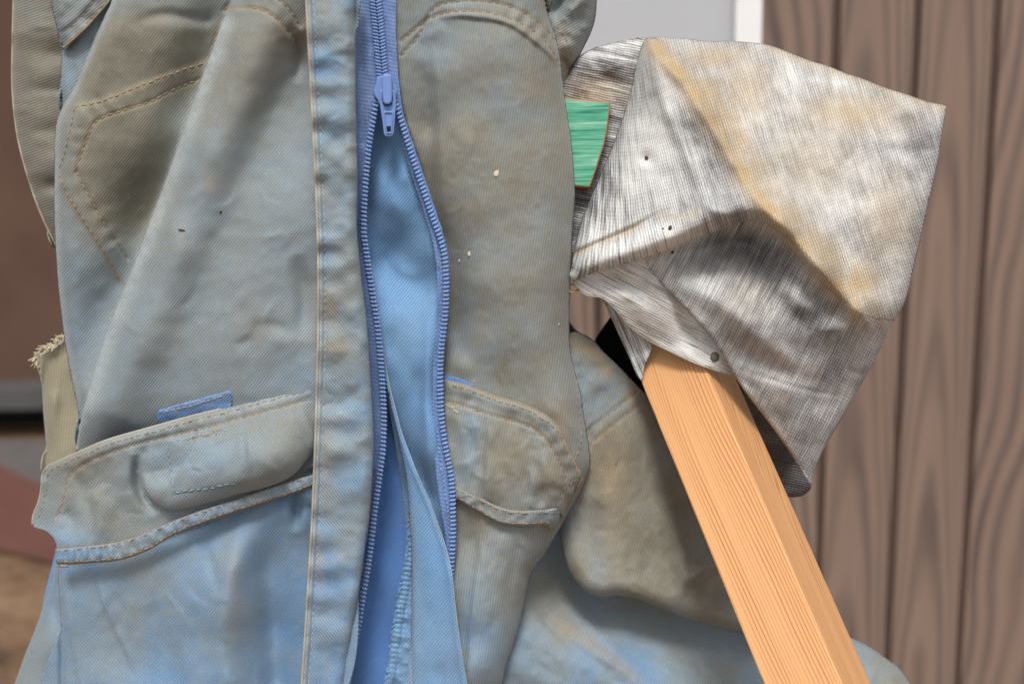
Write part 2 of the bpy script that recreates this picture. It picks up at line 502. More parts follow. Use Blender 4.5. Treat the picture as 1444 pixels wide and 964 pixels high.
def plain(name, col, rough=0.8, spec=0.2, sheen=0.0, metal=0.0, var=0.15, scale=900.0):
    t = NT(name)
    n = t.noise(t.obj(), scale, 3, 0.6)
    c = t.mix(n, tuple(x * (1 - var) for x in col), tuple(min(1, x * (1 + var)) for x in col))
    return t.done(c, rough, t.bump(n, 0.3, 0.0002), spec, metal, sheen)
M_THR = plain('thread_tan', (0.25, 0.20, 0.14), 0.9, 0.1, 0.2)
M_THD = plain('thread_denim', (0.20, 0.26, 0.31), 0.9, 0.1, 0.2)
M_THB = plain('thread_blue', (0.24, 0.33, 0.43), 0.9, 0.1, 0.2)
M_HEM = plain('thread_cream', (0.36, 0.34, 0.28), 0.9, 0.1, 0.2)
M_FRAY = plain('fray_cream', (0.50, 0.45, 0.32), 0.9, 0.1, 0.2)
M_FRAYB = plain('fray_blue', (0.24, 0.42, 0.62), 0.9, 0.1, 0.2)
def zip_mat():
    t = NT('zip_nylon_dirty'); o = t.obj()
    k = t.noise(o, 90.0, 4, 0.65); f = t.noise(o, 700.0, 2)
    col = t.mix(f, (0.13, 0.225, 0.47), (0.20, 0.32, 0.58))
    col = t.mix(t.rng(k, 0.5, 0.7, 0.0, 0.4), col, (0.25, 0.26, 0.27))
    return t.done(col, t.rng(k, 0.4, 0.7, 0.28, 0.6), None, 0.5)
M_ZIPN = plain('zip_nylon', (0.125, 0.215, 0.47), 0.34, 0.5, var=0.25, scale=500)
M_ZIP = zip_mat()
M_SLD = plain('zip_enamel', (0.17, 0.28, 0.58), 0.32, 0.5, var=0.10)
M_HOLE = plain('rust_dark', (0.06, 0.035, 0.02), 0.7, 0.3, var=0.4)
M_NAIL = plain('nail_grey', (0.16, 0.14, 0.11), 0.5, 0.4, 0, 0.6)
M_BRASS = plain('brass_old', (0.28, 0.17, 0.07), 0.4, 0.5, 0, 0.8)
M_DROP = plain('paint_cream', (0.50, 0.45, 0.35), 0.6, 0.3)
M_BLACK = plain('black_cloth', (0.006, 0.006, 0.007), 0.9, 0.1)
def tape_mat():
    t = NT('zip_tape'); uv = t.uv('UVMap'); wv = t.uv('Weave')
    a = t.wave(wv, 9.0, 0.3, 2.0); b = t.wave(t.map(wv, rot=(0, 0, math.pi / 2)), 6.0, 0.4, 2.0)
    k = t.math('MULTIPLY', a, b)
    col = t.mix(k, (0.12, 0.21, 0.44), (0.20, 0.31, 0.58))
    col = t.mix(t.math('MULTIPLY', t.attr('dirt'), t.noise(uv, 20, 3), True), col, (0.27, 0.27, 0.27))
    return t.done(col, 0.8, t.bump(k, 0.7, 0.0003), 0.2, sheen=0.15)
M_TAPE = tape_mat()

def print_mat():
    t = NT('printed_canvas'); uv, wv = t.uv('UVMap'), t.uv('Weave')
    broad = t.noise(t.map(wv, (2.4, 1.1, 1)), 1.3, 3, 0.5)
    st = t.noise(t.map(wv, (17, 1.0, 1)), 1.6, 3, 0.6, 0.5)
    st2 = t.noise(t.map(wv, (34, 1.6, 1)), 1.5, 2, 0.6)
    wob = t.noise(wv, 5.0, 2)
    cx = t.n('ShaderNodeCombineXYZ'); t.set(cx.inputs[0], t.math('MULTIPLY', wob, 0.05)); t.set(cx.inputs[1], t.math('MULTIPLY', wob, 0.03))
    v = t.n('ShaderNodeVectorMath', operation='ADD'); t.set(v.inputs[0], wv); t.set(v.inputs[1], cx.outputs[0])
    ra = t.wave(v.outputs[0], 9.4); rb = t.wave(v.outputs[0], 6.2, 1.2, 3.0, direction='Y')
    dash = t.math('MULTIPLY', ra, t.rng(rb, 0.15, 0.75, 0.62, 1.0))
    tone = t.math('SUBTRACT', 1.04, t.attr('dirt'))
    tone = t.math('ADD', tone, t.math('MULTIPLY', t.math('SUBTRACT', broad, 0.5), 0.62))
    tone = t.math('ADD', tone, t.math('MULTIPLY', t.math('SUBTRACT', st, 0.5), t.math('ADD', 0.55, t.math('MULTIPLY', t.attr('worn'), 2.0))))
    tone = t.math('ADD', tone, t.math('MULTIPLY', t.math('SUBTRACT', t.noise(uv, 3.2, 5, 0.65), 0.5), 0.75))
    tone = t.math('ADD', tone, t.math('MULTIPLY', t.math('SUBTRACT', st2, 0.5), 0.35))
    tone = t.math('ADD', tone, t.math('MULTIPLY', t.math('SUBTRACT', dash, 0.45), 0.36))
    col = t.ramp(tone, [(0.02, (0.085, 0.085, 0.09)), (0.40, (0.265, 0.265, 0.27)), (0.70, (0.48, 0.48, 0.47)), (1.0, (0.69, 0.69, 0.675))])
    tn = t.math('MULTIPLY', t.attr('tan'), t.rng(t.noise(uv, 8.0, 4, 0.7), 0.25, 0.55, 0.55, 1.0), True)
    col = t.mix(t.math('MULTIPLY', tn, 1.0), col, t.mix(dash, (0.34, 0.235, 0.115), (0.56, 0.42, 0.235)))
    n1 = t.bump(t.noise(uv, 6.0, 3), 0.08, 0.0015)
    n2 = t.bump(dash, 0.7, 0.00035, n1)
    return t.done(col, 0.97, n2, 0.04, sheen=0.12)
M_PRT = print_mat()

def pine_mat():
    t = NT('pine'); o = t.obj()
    warp = t.noise(t.map(o, (9, 9, 2.2)), 1.0, 2, 0.5)
    a = t.n('ShaderNodeSeparateXYZ'); t.set(a.inputs[0], o)
    u = t.math('ADD', a.outputs[0], t.math('MULTIPLY', a.outputs[1], 0.7))
    u = t.math('ADD', u, t.math('MULTIPLY', warp, 0.045))
    ph = t.math('ADD', t.math('MULTIPLY', u, 520.0), t.math('MULTIPLY', t.noise(t.map(o, (60, 60, 5)), 1.0, 2), 3.2))
    ring = t.math('FRACT', ph)
    band = t.ramp(ring, [(0.0, 0.0), (0.55, 0.25), (0.84, 1.0), (0.93, 0.75), (1.0, 0.0)])
    sel = t.noise(t.map(o, (120, 120, 3)), 1.0, 3, 0.6)
    amp = t.rng(sel, 0.33, 0.58, 0.25, 1.0)
    fib = t.noise(t.map(o, (1500, 1500, 30)), 1.0, 3, 0.6)
    k = t.math('MULTIPLY', band, amp)
    col = t.mix(k, (0.69, 0.375, 0.165), (0.38, 0.125, 0.04))
    col = t.mix(t.rng(fib, 0.3, 0.7, 0.0, 0.25), col, (0.72, 0.43, 0.21))
    br = t.noise(t.map(o, (25, 25, 6)), 1.0, 3)
    col = t.mix(t.rng(br, 0.4, 0.7, 0.0, 0.25), col, (0.57, 0.285, 0.115))
    return t.done(col, 0.55, t.bump(t.math('ADD', t.math('MULTIPLY', k, -0.5), t.math('MULTIPLY', fib, 0.6)), 0.5, 0.0003), 0.3)
M_PINE = pine_mat()
def green_mat():
    t = NT('green_stain'); o = t.obj()
    n = t.noise(t.map(o, (14, 1, 190)), 1.0, 4, 0.65, 0.3)
    m = t.noise(t.map(o, (30, 1, 700)), 1.0, 3, 0.6)
    b = t.noise(t.map(o, (18, 1, 60)), 1.0, 2)
    k = t.math('ADD', t.math('MULTIPLY', n, 0.55), t.math('ADD', t.math('MULTIPLY', m, 0.3), t.math('MULTIPLY', b, 0.25)))
    col = t.ramp(k, [(0.42, (0.012, 0.18, 0.115)), (0.53, (0.11, 0.40, 0.26)), (0.65, (0.34, 0.62, 0.46))])
    return t.done(col, 0.7, t.bump(m, 0.5, 0.0004), 0.25)
M_GRN = green_mat()
M_EDGE = plain('wood_edge', (0.36, 0.19, 0.085), 0.8, 0.2, var=0.4, scale=500)
def siding_mat():
    t = NT('siding_woodgrain'); uv = t.uv('UVMap')
    a = t.n('ShaderNodeSeparateXYZ'); t.set(a.inputs[0], uv)
    wobx = t.math('MULTIPLY', t.math('SUBTRACT', t.noise(t.map(uv, (4, 2.2, 1)), 1.0, 2), 0.5), 0.035)
    x = t.math('ADD', a.outputs[0], wobx)
    x2 = t.math('MULTIPLY', t.math('MULTIPLY', x, x), 330.0)
    f = t.math('ADD', a.outputs[1], x2)
    f = t.math('ADD', f, t.math('MULTIPLY', t.noise(t.map(uv, (30, 3.5, 1)), 1.0, 3), 0.16))
    f = t.math('ADD', t.math('MULTIPLY', f, 36.0), t.math('MULTIPLY', t.noise(t.map(uv, (9, 5, 1)), 1.0, 2), 7.0))
    r = t.math('SINE', f)
    band = t.math('MULTIPLY', t.rng(r, -0.6, 1.0), t.rng(t.noise(t.map(uv, (26, 3.0, 1)), 1.0, 2), 0.35, 0.65, 0.35, 1.0))
    fib = t.noise(t.map(uv, (420, 9, 1)), 1.0, 3, 0.6)
    big = t.noise(t.map(uv, (16, 1.2, 1)), 1.0, 3)
    k = t.math('ADD', t.math('MULTIPLY', band, 0.55), t.math('ADD', t.math('MULTIPLY', big, 0.55), t.math('MULTIPLY', fib, 0.25)))
    col = t.ramp(k, [(0.34, (0.226, 0.158, 0.124)), (0.62, (0.172, 0.122, 0.099)), (1.0, (0.086, 0.066, 0.062))])
    return t.done(col, 0.5, t.bump(fib, 0.2, 0.0002), 0.35)
M_SID = siding_mat()
M_GROOVE = plain('siding_groove', (0.13, 0.086, 0.07), 0.6, 0.3, scale=60)
M_GREY = plain('pane_grey', (0.44, 0.455, 0.48), 0.30, 0.5, var=0.03, scale=8)
M_WHITE = plain('frame_white', (0.78, 0.78, 0.77), 0.4, 0.4, var=0.03, scale=30)
M_BROWN = plain('shed_brown', (0.105, 0.062, 0.045), 0.7, 0.2, var=0.35, scale=5)
M_RAIL = plain('rail_grey', (0.085, 0.085, 0.085), 0.6, 0.3, var=0.2, scale=20)
M_DARK = plain('gap_dark', (0.02, 0.02, 0.022), 0.9, 0.1)
M_CONC = plain('concrete', (0.12, 0.11, 0.107), 0.9, 0.1, var=0.25, scale=25)
M_RED = plain('red_paint', (0.135, 0.062, 0.05), 0.8, 0.2, var=0.3, scale=9)
def ground_mat():
    t = NT('ground_earth'); o = t.obj()
    n = t.noise(o, 6.0, 6, 0.65); m = t.noise(o, 40.0, 4, 0.6)
    col = t.ramp(t.math('ADD', t.math('MULTIPLY', n, 0.7), t.math('MULTIPLY', m, 0.3)),
                 [(0.35, (0.08, 0.055, 0.037)), (0.5, (0.19, 0.118, 0.072)), (0.65, (0.27, 0.19, 0.125))])
    return t.done(col, 0.95, t.bump(m, 0.6, 0.01), 0.1)
M_GND = ground_mat()

# ------------------------------------------------------------------ setting
def boxmesh(x0, x1, y0, y1, z0, z1):
    V = [(x, y, z) for z in (z0, z1) for y in (y0, y1) for x in (x0, x1)]
    F = [(0, 2, 3, 1), (4, 5, 7, 6), (0, 1, 5, 4), (2, 6, 7, 3), (0, 4, 6, 2), (1, 3, 7, 5)]
    return V, F
g = link_mesh('ground', [(-14, -6, 0), (14, -6, 0), (14, 22, 0), (-14, 22, 0)], [(0, 1, 2, 3)], M_GND, smooth=False); tag(g, kind='structure')

WY = 1.80                                         # siding wall, distance in front of the camera
x_a, x_b, x_c = (hit_y(p, 0, WY)[0] for p in (1182, 1288, 1409))
PW = (x_c - x_a) / 2.0
z_top = 2.6
x_left = x_a - 9 * PW
wall = empty('siding_wall', (x_a, WY, 0))
tag(wall, 'brown metal siding wall with printed wood grain, right of the white window frame', 'wall')
link_mesh('wall_core', *boxmesh(x_left, x_a + 7 * PW, WY + 0.021, WY + 0.15, 0, z_top), M_GROOVE, wall, smooth=False)
GH = PW * 0.032
x0s = [0.5, 0.42, 0.9, 0.45, 1.3, 0.55, 0.3, 0.6, -0.5, 0.36, 0.47, 1.5, 0.62, 0.5, 1.2, 0.4]
uss = [1.0, 0.9, 0.6, 1.1, 0.4, 0.9, 1.2, 0.8, 0.42, 0.85, 1.0, 0.36, 1.0, 1.1, 0.5, 0.9]
zofs = [0.1, 0.3, .5, .2, .7, .9, .15, .6, .33, .21, 0.07, 0.16, .52, .3, .8, .2]
for i in range(-9, 7):
    xl = x_a + i * PW; xr = xl + PW
    prof = [(xl + GH, WY + 0.018), (xl + GH, WY + 0.008), (xl + GH * 1.25, WY + 0.004), (xl + GH * 1.5, WY + 0.0005), (xl + GH * 1.9, WY),
            (xr - GH * 1.9, WY), (xr - GH * 1.5, WY + 0.0005), (xr - GH * 1.25, WY + 0.004), (xr - GH, WY + 0.008), (xr - GH, WY + 0.018)]
    V, F, U = [], [], []
    x0 = xl + PW * x0s[i + 9]
    for z in (0.02, z_top):
        for (x, y) in prof: V.append((x, y, z)); U.append(((x - x0) * uss[i + 9], (z + zofs[i + 9] * 3.1) * (0.8 + 0.5 * zofs[i + 9])))
    n = len(prof)
    for k in range(n - 1): F.append((k, k + 1, n + k + 1, n + k))
    link_mesh('panel', V, F, M_SID, wall, {'UVMap': U}, smooth=False)
    # thin raised bead in the groove
    link_mesh('bead', *boxmesh(xl - GH * 0.45, xl + GH * 0.45, WY + 0.004, WY + 0.020, 0.02, z_top), M_GROOVE, wall, smooth=False)

# window above, left of the siding that shows
wx0, wx1, wx2 = hit_y(560, 0, WY)[0], hit_y(1030, 0, WY)[0], hit_y(1066, 0, WY)[0]
wz0 = hit_y(900, 240, WY)[2]
win = empty('window', (wx1, WY, wz0)); tag(win, 'pale grey window pane in a white frame behind the draped cloth', 'window')
link_mesh('pane', *boxmesh(wx0, wx1, WY - 0.02, WY - 0.012, wz0, z_top), M_GREY, win, smooth=False)
link_mesh('frame', *boxmesh(wx1, wx2, WY - 0.045, WY - 0.003, wz0 - 0.03, z_top), M_WHITE, win, smooth=False)
link_mesh('sill', *boxmesh(wx0, wx1 - 0.001, WY - 0.05, WY - 0.003, wz0 - 0.03, wz0 - 0.001), M_WHITE, win, smooth=False)

# far left: brown shed foot, rail, painted strip
SY = hit_z(20, 622, 0.0)[1]
sx1 = hit_y(420, 400, SY)[0]
shed = empty('shed', (-1.5, SY, 0)); tag(shed, 'dark brown shed wall blurred at the far left', 'shed')
link_mesh('wall', *boxmesh(-6, sx1, SY + 0.03, SY + 0.3, 0.11, 3.2), M_BROWN, shed, smooth=False)
link_mesh('plinth', *boxmesh(-6, sx1 - 0.01, SY + 0.10, SY + 0.28, 0.0, 0.108), M_DARK, shed, smooth=False)
link_mesh('sill_rail', *boxmesh(-6, sx1 - 0.02, SY - 0.03, SY + 0.098, 0.078, 0.118), M_RAIL, shed, smooth=False)
pl = [hit_z(-300, 612, .004), hit_z(400, 640, .004), hit_z(400, 740, .004), hit_z(-300, 620, .004)]
cz = link_mesh('concrete_path', [hit_z(-400, 620, .004), hit_z(-400, 740, .004), hit_z(300, 740, .004), hit_z(300, 620, .004)], [(0, 1, 2, 3)], M_CONC, smooth=False); tag(cz, kind='structure')
rz = link_mesh('red_path', [hit_z(-200, 560 + 60, .008), hit_z(0, 655, .008), hit_z(300, 800, .008), hit_z(300, 850, .008), hit_z(0, 775, .008), hit_z(-300, 710, .008)], [(5, 4, 3, 2, 1, 0)], M_RED, smooth=False); tag(rz, kind='structure')

# ------------------------------------------------------------------ timber post
def post():
    x0, y0, az, el, roll, w, d = 998.369, 526.669, 0.347803, 0.574936, 0.460969, 0.0408035, 0.0418659
    c = np.array([(x0 - 722) / FPX, (y0 - 482) / FPX, 1.0]) * 1.02
    ax = np.array([math.cos(el) * math.sin(az), math.cos(el) * math.cos(az), -math.sin(el)])
    n = np.array([0, 0, -1.0]); n -= n.dot(ax) * ax; n /= np.linalg.norm(n); u = np.cross(ax, n)
    if u[0] < 0: u = -u
    fr = math.cos(roll) * u + math.sin(roll) * n; fn = -math.sin(roll) * u + math.cos(roll) * n
    cen = c - fr * w / 2 - fn * d / 2
    R = np.stack([RW @ fr, RW @ (-fn), RW @ (-ax)], 1)
    if np.linalg.det(R) < 0: R[:, 1] *= -1
    bv = 0.0012
    prof = []
    for sx, sy in ((1, 1), (-1, 1), (-1, -1), (1, -1)):
        a = (sx * (w / 2 - bv), sy * d / 2); b = (sx * w / 2, sy * (d / 2 - bv))
        m = (sx * (w / 2 - bv * 0.3), sy * (d / 2 - bv * 0.3))
        prof += [b, m, a] if sx * sy > 0 else [a, m, b]
    V, F = [], []; k = len(prof); zs = (-0.62, 0.055)
    for z in zs:
        for p in prof: V.append((p[0], p[1], z))
    for i in range(k): F.append((i, (i + 1) % k, k + (i + 1) % k, k + i))
    F.append(tuple(range(k))[::-1]); F.append(tuple(range(k, 2 * k)))
    o = link_mesh('timber_post', V, F, M_PINE, smooth=False)
    mw = np.eye(4); mw[:3, :3] = R; mw[:3, 3] = RW @ cen + CAM
    o.matrix_world = Matrix(mw.tolist())
    tag(o, 'square planed pine post leaning out from under the grey cloth', 'post')
    return o
post()

# ------------------------------------------------------------------ green board
bo = []
for (x, y) in ((640, 128), (863, 143), (834, 264), (640, 262)):
    bo.append((x, y))
def board():
    O = np.array([(640, 126), (700, 130), (797, 137.5), (861.5, 143.5), (857, 180), (852, 205), (842, 236), (832, 264.5), (811, 262.5), (640, 258)], float)
    A = W(O[:, 0], O[:, 1], np.full(len(O), -62.0)); B = A - VIEWN * 0.014
    n = len(O); V = list(A) + list(B)
    F = [tuple(range(n))[::-1], tuple(range(n, 2 * n))] + [(i, (i + 1) % n, n + (i + 1) % n, n + i) for i in range(n)]
    # wood-coloured border where the stain stops short of the sawn edge
    o = link_mesh('green_board', V, F, [M_GRN, M_EDGE], smooth=False)
    for i, p in enumerate(o.data.polygons): p.material_index = 0 if i < 2 else 1
    bw = o.modifiers.new('edge', 'BEVEL'); bw.width = 0.0009; bw.segments = 2; bw.material = 1
    tag(o, 'short board stained green poking out beside the overalls', 'board')
HSCALE = 1.0
board()
HSCALE = 1.6

# ------------------------------------------------------------------ the overalls
cov = empty('overalls', W(np.array([560.]), np.array([1000.]), np.array([-120.]))[0])
tag(cov, 'worn dirty blue work overalls with an open blue zip and patch pockets', 'overalls')

# back of the garment (closes it behind the opening)
back = Cloth([(90, -40), (740, -40), (760, 300), (760, 560), (740, 740), (680, 1010), (90, 1010), (110, 620), (95, 300)],
             [const(-165), noise(6, 120, 200, 3)], [const(0.05)], weave=40)
back.build('back_panel', M_LIN, cov, 9.0)

# --- left sleeve and shoulder
sl_edge = [(20, -30), (18, 0), (16.5, 60), (16.5, 130), (25, 200), (44, 268), (62, 314), (80, 350)]
sleeve = Cloth(sl_edge + [(125, 340), (130, 150), (125, -30)],
               [const(-85), edge_roll(sl_edge, 55, 62), ridge([(10, 62, 0), (50, 72, -5), (95, 80, -5)], 16), ridge([(10, 125, 0), (50, 130, -3.5), (95, 128, -4)], 9),
                ridge([(15, 95, 0), (55, 104, 3), (95, 100, 3)], 13), ridge([(20, 190, 0), (60, 185, -3), (95, 190, -3)], 10), ridge([(35, 235, 0), (65, 228, 3), (95, 235, 3)], 12),
                ridge([(45, 270, 0), (75, 262, -5), (95, 268, -5)], 9), noise(1.2, 60, 22, 11, 2)],
               [const(1.02), blob(60, 80, 60, 22, 0.2), blob(45, 20, 40, 30, -0.12)], [streak(sl_edge, 4.5, 0.75)], weave=70)
sleeve.build('sleeve', M_DEN, cov)
P = spline(np.array(sl_edge)[:, :2], 5); hh = sleeve.h(P[:, 0] + 1.5, P[:, 1])
tube('piping', W(P[:, 0] + 1.2, P[:, 1], hh + 2), 1.5 * S, M_HEM, sleeve.obj)

under = Cloth([(92, 58), (88, 75), (85.5, 108), (88, 160), (130, 190), (190, 60), (190, -30), (120, -30)],
              [const(-48), edge_roll([(92, 58), (88, 75), (85.5, 108), (88, 160)], 26, 24), noise(2, 30, 40, 5)], [const(0.45)], weave=50)
under.build('side_panel', M_DEN, cov)
fl_low = [(89, 70), (100, 60), (116, 45), (140, 19), (158, -4), (172, -30)]
shf = Cloth([(66, -30), (71, 0), (80, 40), (89, 70)] + fl_low[1:], [const(-36), edge_roll([(66, -30), (71, 0), (80, 40), (89, 70)], 22, 22),
            ridge([(80, 44, 3), (100, 28, 3), (125, 5, 3), (140, -20, 3)], 10), groove([(84, 48), (104, 34), (128, 8), (140, -16)]), pucker(fl_low, 14, 1.6, 26), noise(1.6, 25, 25, 8)],
            [const(0.62)], [streak(fl_low, 6, 0.8)], weave=50)
shf.build('shoulder_flap', M_DEN, cov)
stitches(shf, [(84, 48), (104, 34), (128, 8), (140, -16)], M_THR, shf.obj)
stitches(shf, [(91, 66), (115, 41), (139, 15), (156, -8)], M_THR, shf.obj)
P = spline(np.array(fl_low, float), 5); tube('piping', W(P[:, 0], P[:, 1] - 1.0, shf.h(P[:, 0], P[:, 1]) + 0.5), 1.6 * S, M_THR, shf.obj)

# --- left chest with its slanted pocket and the big hanging fold
ch_edge = [(172, -30), (157, 0), (131, 60), (106, 120), (88, 151), (78.5, 183), (76.5, 250), (77, 320), (82, 400), (89.5, 468), (98, 522), (110, 580), (118, 640)]
fold = [(338, -34), (326, 8), (314, 35), (302, 70), (287, 110), (271, 155), (251, 213), (231, 268), (211, 320), (191, 375), (166, 435), (146, 490), (129, 545), (115, 598), (104, 660)]
pkA = [(106, 151.5), (137, 145), (166, 134), (199, 120.5), (243, 103.5), (291, 88)]
pkB = [(133, 173), (150, 163.5), (183, 153), (218, 141), (241, 128), (283, 111)]
pkV = [(106, 152), (97, 190), (89, 222), (81.5, 243)]
pkV2 = [(132, 175), (121, 200), (112, 224), (108, 243)]
pkD = [(81.5, 244), (93, 270), (106, 292), (124, 320), (143, 350), (172, 400)]
pkD2 = [(108, 243), (128, 282), (158, 333), (181, 366)]
arch1 = [(300, 66), (316, 28), (333, 15), (352, 11.5), (372, 15), (392, 28), (408, 46), (420, 62)]
arch2 = [(316, 14), (333, -4), (355, -14), (385, -6), (408, 14), (424, 38)]
chest_ops = [tps([(90, 180, 0), (150, 60, 4), (230, 40, 8), (300, 20, 0), (120, 250, 0), (180, 220, 8), (240, 190, 14), (205, 300, -2), (160, 330, -4), (140, 430, -10), (110, 500, -14), (95, 350, -4), (260, 130, 2),
                  (330, 60, 2), (300, 150, 2), (260, 260, 2), (220, 360, 2), (180, 470, 2), (140, 580, 0), (380, 40, -4), (440, 0, -18), (440, 120, -18), (440, 250, -14), (440, 400, -16), (440, 520, -14), (400, 330, -6), (350, 450, -6), (320, 540, -12), (300, 610, -28), (450, 620, -22), (180, 620, -14)]),
             ridge([(430, 40, -10), (424, 80, -23), (408, 125, -28), (385, 172, -28), (358, 230, -25), (332, 290, -21), (306, 356, -19), (277, 426, -19), (242, 498, -20), (206, 566, -18), (190, 600, -10)], 42, 58),
             cliff([(x + 4, y) for x, y in fold], 72, 80, None, 9.0), ridge([(x - 4, y, a) for (x, y), a in zip(fold, (-8, -14, -20, -26, -32, -34, -34, -34, -34, -32, -28, -22, -16, -10, -4))], 40, 4), edge_roll(ch_edge, 30, 34), lambda X, Y: -46 * np.clip((Y - 545) / 90.0, 0, 1) ** 2 * np.clip((330 - X) / 150.0, 0, 1), const(-14),
             plateau([(106, 151)] + pkA[1:] + [(320, 90), (250, 300), (180, 415)] + pkD[::-1], 3.0, 7),
             groove(pkB), groove(pkV2), groove(pkD2), groove(arch1), groove(arch2), pucker([(118, 162), (160, 147), (220, 128), (288, 98)], 12, 1.5, 22, 3),
             pucker([(100, 244), (125, 285), (165, 350)], 12, 1.7, 24, 4), pucker([(112, 175), (97, 225)], 10, 1.2, 20, 9), pucker([(322, 20), (352, 0), (392, 12), (420, 48)], 12, 2.0, 24, 6),
             ridge([(180, 40, 0), (225, 22, -4), (290, 28, -4)], 9), ridge([(395, 24, 0), (418, 54, -5), (424, 92, -7), (414, 118, 0)], 8),
             ridge([(345, 470, 0), (372, 458, -1.6), (398, 462, -1.6), (412, 478, 0)], 10, 7), ridge([(330, 492, 0), (345, 482, -1.2), (362, 480, 0)], 7), ridge([(360, 500, 0), (395, 480, 3), (420, 500, 0)], 13),
             ridge([(416, 360, 0), (426, 395, -8), (430, 440, -8), (424, 480, 0)], 13), ridge([(228, 300, 0), (250, 345, 5), (240, 420, 0)], 20),
             creases(26, 100, 20, 440, 560, 305, 1.0, 110), noise(0.9, 90, 70, 21, 3), noise(0.25, 20, 20, 22, 2)]
chest = Cloth(ch_edge + [(250, 655), (300, 640), (470, 610), (470, -30)], chest_ops,
              [const(0.57), blob(190, 90, 120, 80, 0.62), blob(165, 250, 60, 85, 0.80), blob(390, 40, 55, 60, 0.30), blob(330, 160, 60, 90, 0.10), blob(120, 430, 50, 110, -0.10), blob(300, 420, 120, 110, 0.02),
               blob(430, 300, 30, 120, -0.03), blob(420, 520, 50, 60, -0.16), blob(300, 560, 100, 30, -0.05), blob(370, 470, 40, 25, 0.14), blob(290, 250, 30, 90, -0.06)],
              [streak(pkA, 4, 0.55), streak(pkB, 4, 0.5), streak(pkD, 3.5, 0.5), streak(pkV2, 3.5, 0.4), streak(arch1, 4, 0.6), streak(arch2, 4, 0.4), blob(296, 258, 7, 14, 0.6), blob(300, 255, 40, 20, 0.15), blob(452, 470, 20, 50, 0.4), blob(425, 60, 14, 40, 0.35)], weave=38, worn=[streak([(x + 9, y) for x, y in fold[2:]], 9, 0.75), streak([(x + 3, y) for x, y in ch_edge[1:12]], 5, 0.5)])  # worn streak beside fold: rim highlight painted as pale blue-grey
chest.build('front_panel', M_DEN, cov, 2.4)
for L in (pkA, pkB, pkV, pkV2, pkD, pkD2, arch1, arch2): stitches(chest, L, M_THR, chest.obj, w=1.1, hgt=1.5, lift=0.7)

# --- lower left front, below the pocket
lw_edge = [(81, 770), (83, 830), (86, 880), (87, 1000)]
lowl = Cloth([(81, 770), (180, 750), (300, 700), (470, 655), (470, 1000)] + lw_edge[::-1][:-1],
             [tps([(82, 800, -8), (86, 960, -8), (120, 850, 2), (150, 960, 4), (150, 800, 2), (200, 880, 0), (190, 940, -4), (260, 800, 6), (290, 900, 12), (330, 800, 16), (340, 870, 16), (330, 960, 14), (300, 740, -4), (372, 800, -6), (385, 880, -16), (392, 960, -18), (425, 760, -8), (440, 860, -4), (430, 960, -2), (440, 690, -14), (415, 720, 2), (240, 960, 6)]),
              edge_roll(lw_edge, 10, 9), const(26), ridge([(137, 795, 0), (142, 835, 3.2), (160, 880, 3.0), (182, 925, 2), (192, 950, 0)], 3.0, 8), ridge([(93, 800, 0), (96, 860, 2.5), (104, 910, 2.5), (113, 964, 2)], 3, 7),
              ridge([(250, 760, 0), (286, 745, 3), (320, 748, 0)], 9), ridge([(285, 760, 0), (300, 800, -4), (306, 840, 0)], 9), ridge([(350, 720, 0), (338, 770, 9), (322, 830, 10), (318, 900, 8), (325, 980, 6)], 20, 26), ridge([(395, 720, 0), (380, 790, -8), (384, 860, -11), (392, 980, -11)], 18, 24), ridge([(250, 780, 0), (232, 860, -5), (240, 960, -4)], 22),
              ridge([(421, 690, 0), (420, 720, -9), (415, 750, 0)], 9, 6), creases(16, 95, 800, 430, 950, 301, 1.1, 78), noise(1.3, 70, 110, 31, 3), noise(0.25, 18, 18, 32, 2)],
             [const(0.25), blob(190, 850, 60, 70, 0.16), blob(160, 940, 60, 40, 0.1), blob(320, 840, 24, 90, 0.10), blob(100, 900, 24, 100, 0.10), blob(410, 860, 30, 120, -0.12), blob(230, 960, 60, 40, -0.10), blob(200, 800, 50, 20, 0.12)],
             [blob(330, 840, 12, 60, 0.35), streak([(190, 870), (200, 930)], 10, 0.2)], weave=38)
lowl.build('lower_front_panel', M_DEN, cov)

# leg behind at far left
legb_edge = [(79, 785), (70, 825), (56, 868), (36, 920), (18, 970), (8, 1000)]
legb = Cloth(legb_edge + [(130, 1000), (130, 785)], [const(-50), edge_roll(legb_edge, 40, 45), ridge([(75, 840, 0), (82, 870, -6), (84, 920, 0)], 8), noise(3, 50, 70, 41)],
             [const(0.55), blob(70, 830, 20, 50, -0.3), blob(90, 960, 30, 40, -0.1)], weave=50)
legb.build('trouser_leg', M_DEN, cov)

# --- left pocket
pt = [(456, 535), (445, 538.5), (418, 547), (390, 554), (330, 571), (270, 586), (205, 604), (150, 620), (110, 637), (86, 648), (68, 657), (60, 668)]
plw = [(58.5, 687), (54.5, 707), (47.5, 724), (45.5, 739), (51, 744), (64, 748), (74, 757), (80, 769)]
weltT = [(79, 773), (104, 771), (131, 768.5), (168, 763), (200, 753), (234, 738), (284, 719), (334, 703), (388, 684), (440, 669), (456, 664)]
weltB = [(81, 795), (108, 795), (134, 793), (161, 791), (188, 784), (214, 773), (250, 752), (301, 732.5), (351, 716), (402, 699.5), (442, 686), (456, 681)]
belly = [(456, 632), (440, 640), (412, 668), (380, 683), (340, 694), (300, 706), (262, 716), (236, 718), (216, 706), (204, 688), (199, 668)]
bel = [(x, y, a) for (x, y), a in zip(belly, (8, 18, 30, 31, 24, 19, 17, 17, 14, 8, 0))][::-1]
hem2 = [(450, 558), (440, 561), (400, 573), (350, 586), (300, 600), (250, 612), (200, 624), (150, 640), (118, 655), (97, 672), (92, 692), (88, 712), (80, 730)]
